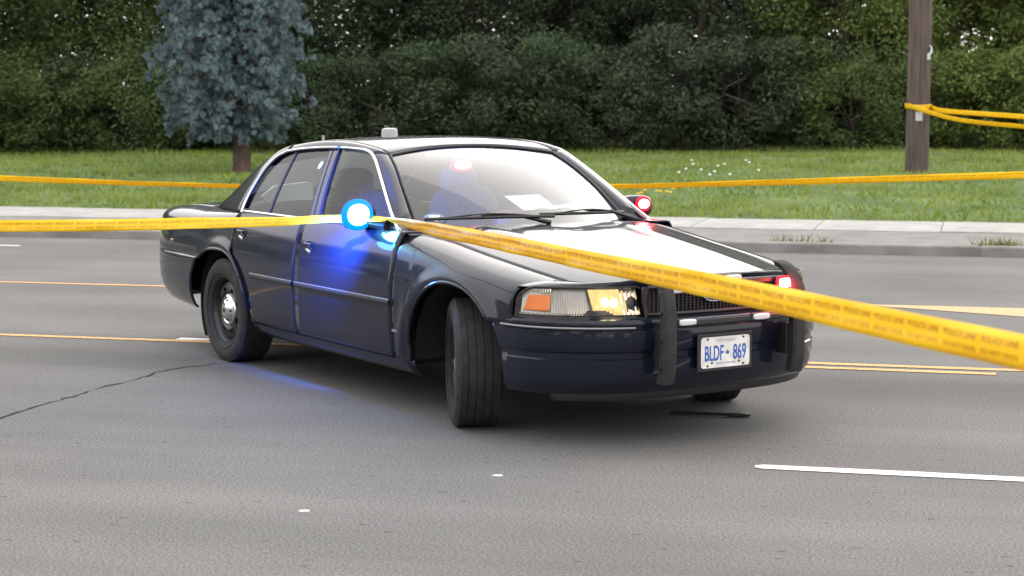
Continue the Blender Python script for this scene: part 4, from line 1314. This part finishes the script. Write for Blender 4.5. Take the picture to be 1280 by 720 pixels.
for y, z, x, m in ((.345,.786,4.022,'red_lamp'),(.02,.826,4.008,'clear_led'),(-.30,.632,4.062,'clear_led'),(.16,.632,4.062,'clear_led'),(-.345,.786,4.022,'clear_led')):
    mb = MB(); mb.box((0,0,0), (.02,.125 if m != 'red_lamp' else .10,.040), None, .005); h = mb.build('light_head', M['trim'], push); h.location = (x-.012, y, z)
    mb = MB(); V, F = superell((0,0,0), (.008,.052 if m != 'red_lamp' else .042,.015 if m != 'red_lamp' else .022), .5); mb.add(V, F); o = mb.build('light_lens', M[m], h); o.location = (.012,0,0)
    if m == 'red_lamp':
        mb = MB(); V, F = superell((0,0,0), (.006,.060,.036), .5); mb.add(V, F); o = mb.build('lens_halo', M['red_halo'], h); o.location = (.010,0,0)  # red glare round the lit lens, built as a glowing disc

# licence plate
mb = MB(); mb.box((0,0,0), (.008,.345,.185), None, .003); holder = mb.build('plate_holder', M['trim'], car); holder.location = (3.990, -.012, .462)
mb = MB()
cr = []
for cy, cz, a0 in ((.1375,.061,0),(-.1375,.061,90),(-.1375,-.061,180),(.1375,-.061,270)):
    for q in range(5): an = R(a0+q*22.5); cr.append((cy+.015*math.cos(an), cz+.015*math.sin(an)))
k = len(cr)
V = [(.0065, y, z) for y, z in cr]+[(.0045, y, z) for y, z in cr]
F = [tuple(range(k))]+[(i, i+k, (i+1)%k+k, (i+1)%k) for i in range(k)]
plate = obj('license_plate', V, F, M['plate'], holder, False)
def plate_text(txt, size, y, z, sx, m, name='plate_lettering', bold=0):
    V, F = text_mesh(txt, size, 0, 3)
    V[:, 0] -= (V[:, 0].min()+V[:, 0].max())/2
    VV = []; FF = []
    offs = [(0,0)] if not bold else [(dx, dy) for dx in (-bold, bold) for dy in (-bold, bold)]
    for i, (dx, dy) in enumerate(offs):
        k0 = len(VV); VV += [(.0072+.0001*i, y+v[0]*sx+dx, z+v[1]+dy) for v in V]; FF += [tuple(q+k0 for q in f) for f in F]
    return obj(name, VV, FF, M[m], plate, False)
plate_text('BLDF', .106, -.071, -.040, .50, 'plateblue', bold=.0014)
plate_text('869', .106, .088, -.040, .53, 'plateblue', bold=.0014)
plate_text('ONTARIO', .022, 0, .050, 1.25, 'plategrey')
plate_text('YOURS TO DISCOVER', .0135, 0, -.060, .95, 'plateblue')
mb = MB()  # small crown between the groups
mb.add([(.0073,.012+y,z) for y, z in ((-.010,-.012),(.010,-.012),(.012,.006),(.006,-.001),(0,.010),(-.006,-.001),(-.012,.006))], [tuple(range(7))])
mb.build('plate_crown', M['plateblue'], plate, False)
for y, z in ((-.112,-.066),(.112,-.066),(-.112,.066),(.112,.066),(-.085,-.052),(.085,-.052)):
    mb = MB(); mb.lathe([(0,.003),(.006,.002),(.0065,0)], 8, 'x', (.0065, y, z)); mb.build('screw', M['trim'], plate)

# wheels
def make_wheel(name):
    w = empty(name, (0,0,0))
    # tyre: tread blocks by alternating radius, grooves all round; outer side is -y
    n = 108; prof = [(.205,-.088),(.222,-.102),(.262,-.117),(.300,-.116),(.318,-.108),(.328,-.098)]
    tread = []
    for y0 in (-.094,-.052,-.010,.032,.074):
        tread += [(.335,y0),(.335,y0+.034),(.329,y0+.036),(.329,y0+.040)]
    prof += tread[:-2]+[(.328,.110),(.312,.117),(.262,.117),(.222,.102),(.205,.09)]
    mb = MB(); mb.lathe(prof, n*2, 'y')
    N = n*2
    for i, (r, h) in enumerate(prof):
        if r > .3295:
            for k in range(N):
                if (k+i//3) % 3 == 0:
                    x, y, z = mb.V[i*N+k]; q = (r-.0022)/r; mb.V[i*N+k] = (x*q, y, z*q)
    ty = mb.build('tyre', M['rubber'], w, True, 28)
    # sidewall ring relief
    mb = MB(); mb.lathe([(.243,-.1125),(.246,-.1165),(.250,-.1150)], 64, 'y'); mb.build('sidewall_ring', M['rubber'], ty)
    prof = [(.212,-.098),(.216,-.092),(.208,-.086),(.198,-.070),(.192,-.045),(.186,-.052),(.178,-.062),(.150,-.070),(.128,-.074),(.112,-.068),(.100,-.060),(.085,-.060),(.085,-.05)]
    mb = MB()
    mb.lathe(prof, 64, 'y', skip=lambda i, k: i in (7,) and (k % 8) in (2,3,4))
    rim = mb.build('rim', M['steel'], w, True, 30)
    mb = MB(); mb.lathe([(.20,-.06),(.20,.09)], 40, 'y'); mb.lathe([(0,-.03),(.2,-.03)], 30, 'y'); mb.build('rim_barrel', M['dark'], rim)
    mb = MB(); mb.lathe([(.104,-.062),(.100,-.072),(.088,-.078),(.080,-.074),(.074,-.080),(.060,-.094),(.045,-.100),(.018,-.103),(0,-.103)], 40, 'y')
    cap = mb.build('hub_cap', M['chrome'], w, True, 30)
    mb = MB()
    for q in range(5):
        an = 2*math.pi*q/5; mb.lathe([(0,-.094),(.008,-.092),(.0105,-.078)], 8, 'y', (.064*math.cos(an), 0, .064*math.sin(an)))
    mb.lathe([(.0,-.107),(.016,-.106),(.018,-.102)], 12, 'y')
    mb.build('lug_nut', M['steel'], cap)
    return w
def copy_tree(o, parent=None):
    c = o.copy(); COL.objects.link(c)
    if parent is not None: c.parent = parent
    for ch in o.children: copy_tree(ch, c)
    return c
w0 = make_wheel('wheel'); w0.parent = car
wheels = [w0]+[copy_tree(w0, car) for _ in range(3)]
for w, (x, y, rz) in zip(wheels, ((0,-.828,0),(2.885,-.795,-R(25)),(0,.828,math.pi),(2.90,.80,math.pi-R(24)))):
    w.location = (x, y, .335); w.rotation_euler = (0, 0, rz)
    w.rotation_euler[1] = 0
mb = MB()
for x in (0, 2.913): mb.tube([(x,-.72,.335),(x,.72,.335)], .05, 8)
mb.build('axle', M['dark'], car)

# underbody and inner walls (dark, keep daylight out of the gaps)
mb = MB()
mb.box((1.45,0,.34), (1.98,1.80,.14), None, .02)
mb.box((0,0,.56), (.96,1.26,.40), None, .02)
mb.box((2.95,0,.50), (1.05,1.18,.46), None, .02)
mb.box((3.60,0,.50), (.42,1.36,.36), None, .02)
mb.box((-.90,0,.60), (.82,1.62,.46), None, .02)
mb.box((2.36,0,.66), (.06,1.74,.58), None, .01)
mb.build('underbody', M['dark'], car, False)
P = np.array([[(x, -(float(Y(x,min(z,.95)))-.075), z) for x in np.linspace(.50,2.33,10)] for z in (.34,.6,.90,.96)])
both('door_card', P, M['dash'], car, .01)

# interior
mb = MB(); mb.grid(np.array([[(2.30-.10*abs(y)**2, y, .955),(2.15, y, .975),(1.98, y, .972),(1.86, y, .93),(1.84, y, .62)] for y in np.linspace(-.80,.80,21)]), (0,0,1))
V, F = superell((1.88,.30,.99), (.13,.32,.065), .6); mb.add(V, F); mb.build('dashboard', M['dash'], car)
for sg in (-1, 1):
    mb = MB(); V, F = superell((1.20, sg*.38, .56), (.26,.25,.10), .45); mb.add(V, F); seat = mb.build('front_seat', M['cloth'], car)
    mb = MB(); V, F = superell((0,0,0), (.075,.25,.33), .5); mb.add(V, F); o = mb.build('backrest', M['cloth'], seat); o.location = (.90, sg*.38, .82); o.rotation_euler = (0,-.28,0)
    mb = MB(); V, F = superell((0,0,0), (.05,.13,.085), .6); mb.add(V, F); o = mb.build('headrest', M['cloth'], seat); o.location = (.775, sg*.38, 1.185)
mb = MB(); V, F = superell((.15,0,.60), (.28,.66,.12), .35); mb.add(V, F); V, F = superell((-.20,0,.80), (.10,.66,.24), .35); mb.add(V, F); mb.build('rear_seat', M['cloth'], car)
P = np.array([[(-.30, y, .955),(-.45, y, .955),(-.62, y, .950)] for y in np.linspace(-.66,.66,5)]); shell('parcel_shelf', P, M['dash'], car, (0,0,1), .01)
mb = MB(); mb.lathe([(.185+.013*math.cos(a), .013*math.sin(a)) for a in np.linspace(0, 2*math.pi, 9)], 32, 'x')
for an in (R(90), R(210), R(330)): mb.tube([(0,0,0),(0,.18*math.cos(an),.18*math.sin(an))], .012, 6)
mb.tube([(0,0,0),(.25,0,-.02)], .03, 8)
o = mb.build('steering_wheel', M['trim'], car); o.location = (1.66, .38, .93); o.rotation_euler = (0, R(28), 0)
mb = MB(); mb.box((0,0,0), (.02,.22,.06), None, .008); o = mb.build('rear_view_mirror', M['trim'], car); o.location = (1.60, .07, 1.315)
mb = MB(); mb.box((0,0,0), (.05,.15,.045), None, .01); vl = mb.build('visor_lamp', M['trim'], car); vl.location = (1.575, -.085, 1.305)
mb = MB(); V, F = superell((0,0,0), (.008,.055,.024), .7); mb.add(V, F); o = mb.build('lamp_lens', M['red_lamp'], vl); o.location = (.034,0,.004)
mb = MB(); V, F = superell((0,0,0), (.006,.085,.040), .7); mb.add(V, F); o = mb.build('lamp_halo', M['red_halo'], vl); o.location = (.028,0,.004)  # wider glowing disc imitates the red glare round the lens
# headliner
shell('headliner', (ROOF*np.array([1,.97,1])-np.array([0,0,.035]))[2:-2], M['dash'], car, (0,0,-1), .005)

# wipers
for pts, arm in (([(2.16,-.665,1.035),(2.33,-.46,1.045),(2.46,-.20,1.05),(2.49,-.02,1.048)], ((2.50,-.05,1.015),(2.36,-.42,1.06))),
                 ([(2.40,-.06,1.055),(2.47,.12,1.058),(2.46,.36,1.055),(2.40,.52,1.05)], ((2.44,.58,1.01),(2.47,.20,1.075)))):
    q = resample(pts, 16); mb = MB(); mb.tube(q, .010, 6)
    q2 = q[2:-2]+np.array([.004,0,.02])*np.sin(np.linspace(0,math.pi,12))[:, None]; mb.tube(q2, .005, 6)
    wp = mb.build('wiper', M['trim'], car)
    mb = MB(); mb.tube([arm[0], (Vector(arm[0])+Vector(arm[1]))/2+Vector((0,0,.02)), arm[1]], [.013,.010,.007], 6); mb.build('wiper_arm', M['trim'], wp)

# aerials on the roof
mb = MB(); mb.lathe([(.056,0),(.055,.012),(.050,.055),(.046,.062),(.030,.066),(0,.067)], 28, 'z'); o = mb.build('roof_aerial', M['whitecap'], car); o.location = (.55, 0, 1.445)
mb = MB(); mb.lathe([(.022,0),(.020,.012),(.010,.02),(.009,.055),(.006,.075),(0,.076)], 14, 'z'); o = mb.build('rear_aerial', M['whitecap'], car); o.location = (.16, -.28, 1.385)
# round sticker on the rear side window
k = 20; zc_, xc_ = 1.30, .985
obj('window_sticker', [(xc_+.024*math.cos(2*math.pi*i/k), -float(Yg(zc_+.024*math.sin(2*math.pi*i/k)))+.013, zc_+.024*math.sin(2*math.pi*i/k)) for i in range(k)], [tuple(range(k))[::-1]], M['sticker'], rdoors[0], False)

# papers lying on the dashboard: things of their own
def car_world(p):
    c, s = math.cos(-1.0037), math.sin(-1.0037); return (-1.0846+p[0]*c-p[1]*s, 12.363+p[0]*s+p[1]*c, p[2])
mb = MB(); mb.box((0,0,0), (.19,.27,.006), None, .001); mb.box((.085,0,.006), (.02,.09,.008), None, .003)
o = mb.build('clipboard', M['paper'], None, False); o.location = car_world((1.89,.22,1.088)); o.rotation_euler = (0, R(24), -1.0037+.15)
tag(o, 'white clipboard of papers lying on the dashboard behind the windscreen', 'clipboard')
mb = MB()
for i in range(3): mb.box((.01*i,.012*i,.004*i), (.16,.20,.002), Matrix.Rotation(.12*i,3,'Z'))
o = mb.build('paper_sheets', M['paper'], None, False); o.location = car_world((1.93,.43,1.045)); o.rotation_euler = (0, R(14), -1.0037)
tag(o, 'loose white sheets beside the clipboard on the dashboard', 'papers')

mb = MB()
pts = [(-.12,-.60,1.055),(-.12,-.56,1.015),(-.12,-.30,.985),(-.12,-.225,.985),(-.12,-.215,1.135),(-.12,-.25,1.145),(-.12,-.50,1.125)]
pts2 = [(x-.02, y, z) for x, y, z in pts]; k = len(pts)
mb.add(pts+pts2, [tuple(range(k)), tuple(range(k, 2*k))[::-1]]+[(i, (i+1)%k, (i+1)%k+k, i+k) for i in range(k)])
V = [car_world(p) for p in mb.V]
o = obj('pale_panel', V, mb.F, M['paper'], None, False)  # thin pale panel for an unidentified pale patch in the window
tag(o, 'pale flat panel above the rear seat, seen through the rear side window', 'sheet')

# the lamps' own light
def lamp(name, p, color, power, rad, spot=None, direction=None):
    d = bpy.data.lights.new(name, 'POINT' if not spot else 'SPOT'); d.energy = power; d.color = color; d.shadow_soft_size = rad
    if spot: d.spot_size = spot; d.spot_blend = .6
    o = bpy.data.objects.new(name, d); COL.objects.link(o); o.parent = car; o.location = p
    if direction is not None: o.rotation_euler = Vector(direction).to_track_quat('-Z', 'Y').to_euler()
    return o
lamp('blue_lamp_light', (1.90, -1.11, 1.03), (.02,.13,1), 7, .08)
lamp('blue_lamp_beam', (1.93, -1.13, 1.08), (.02,.15,1), 400, .12, R(108), (-.48,.72,-.26))
lamp('red_lamp_light', (2.06, .968, 1.075), (1,.04,.05), 4, .04)
lamp('push_bar_light', (4.09, .345, .786), (1,.05,.05), 1.2, .04)
lamp('visor_light', (1.64, -.085, 1.305), (1,.05,.06), .8, .03)
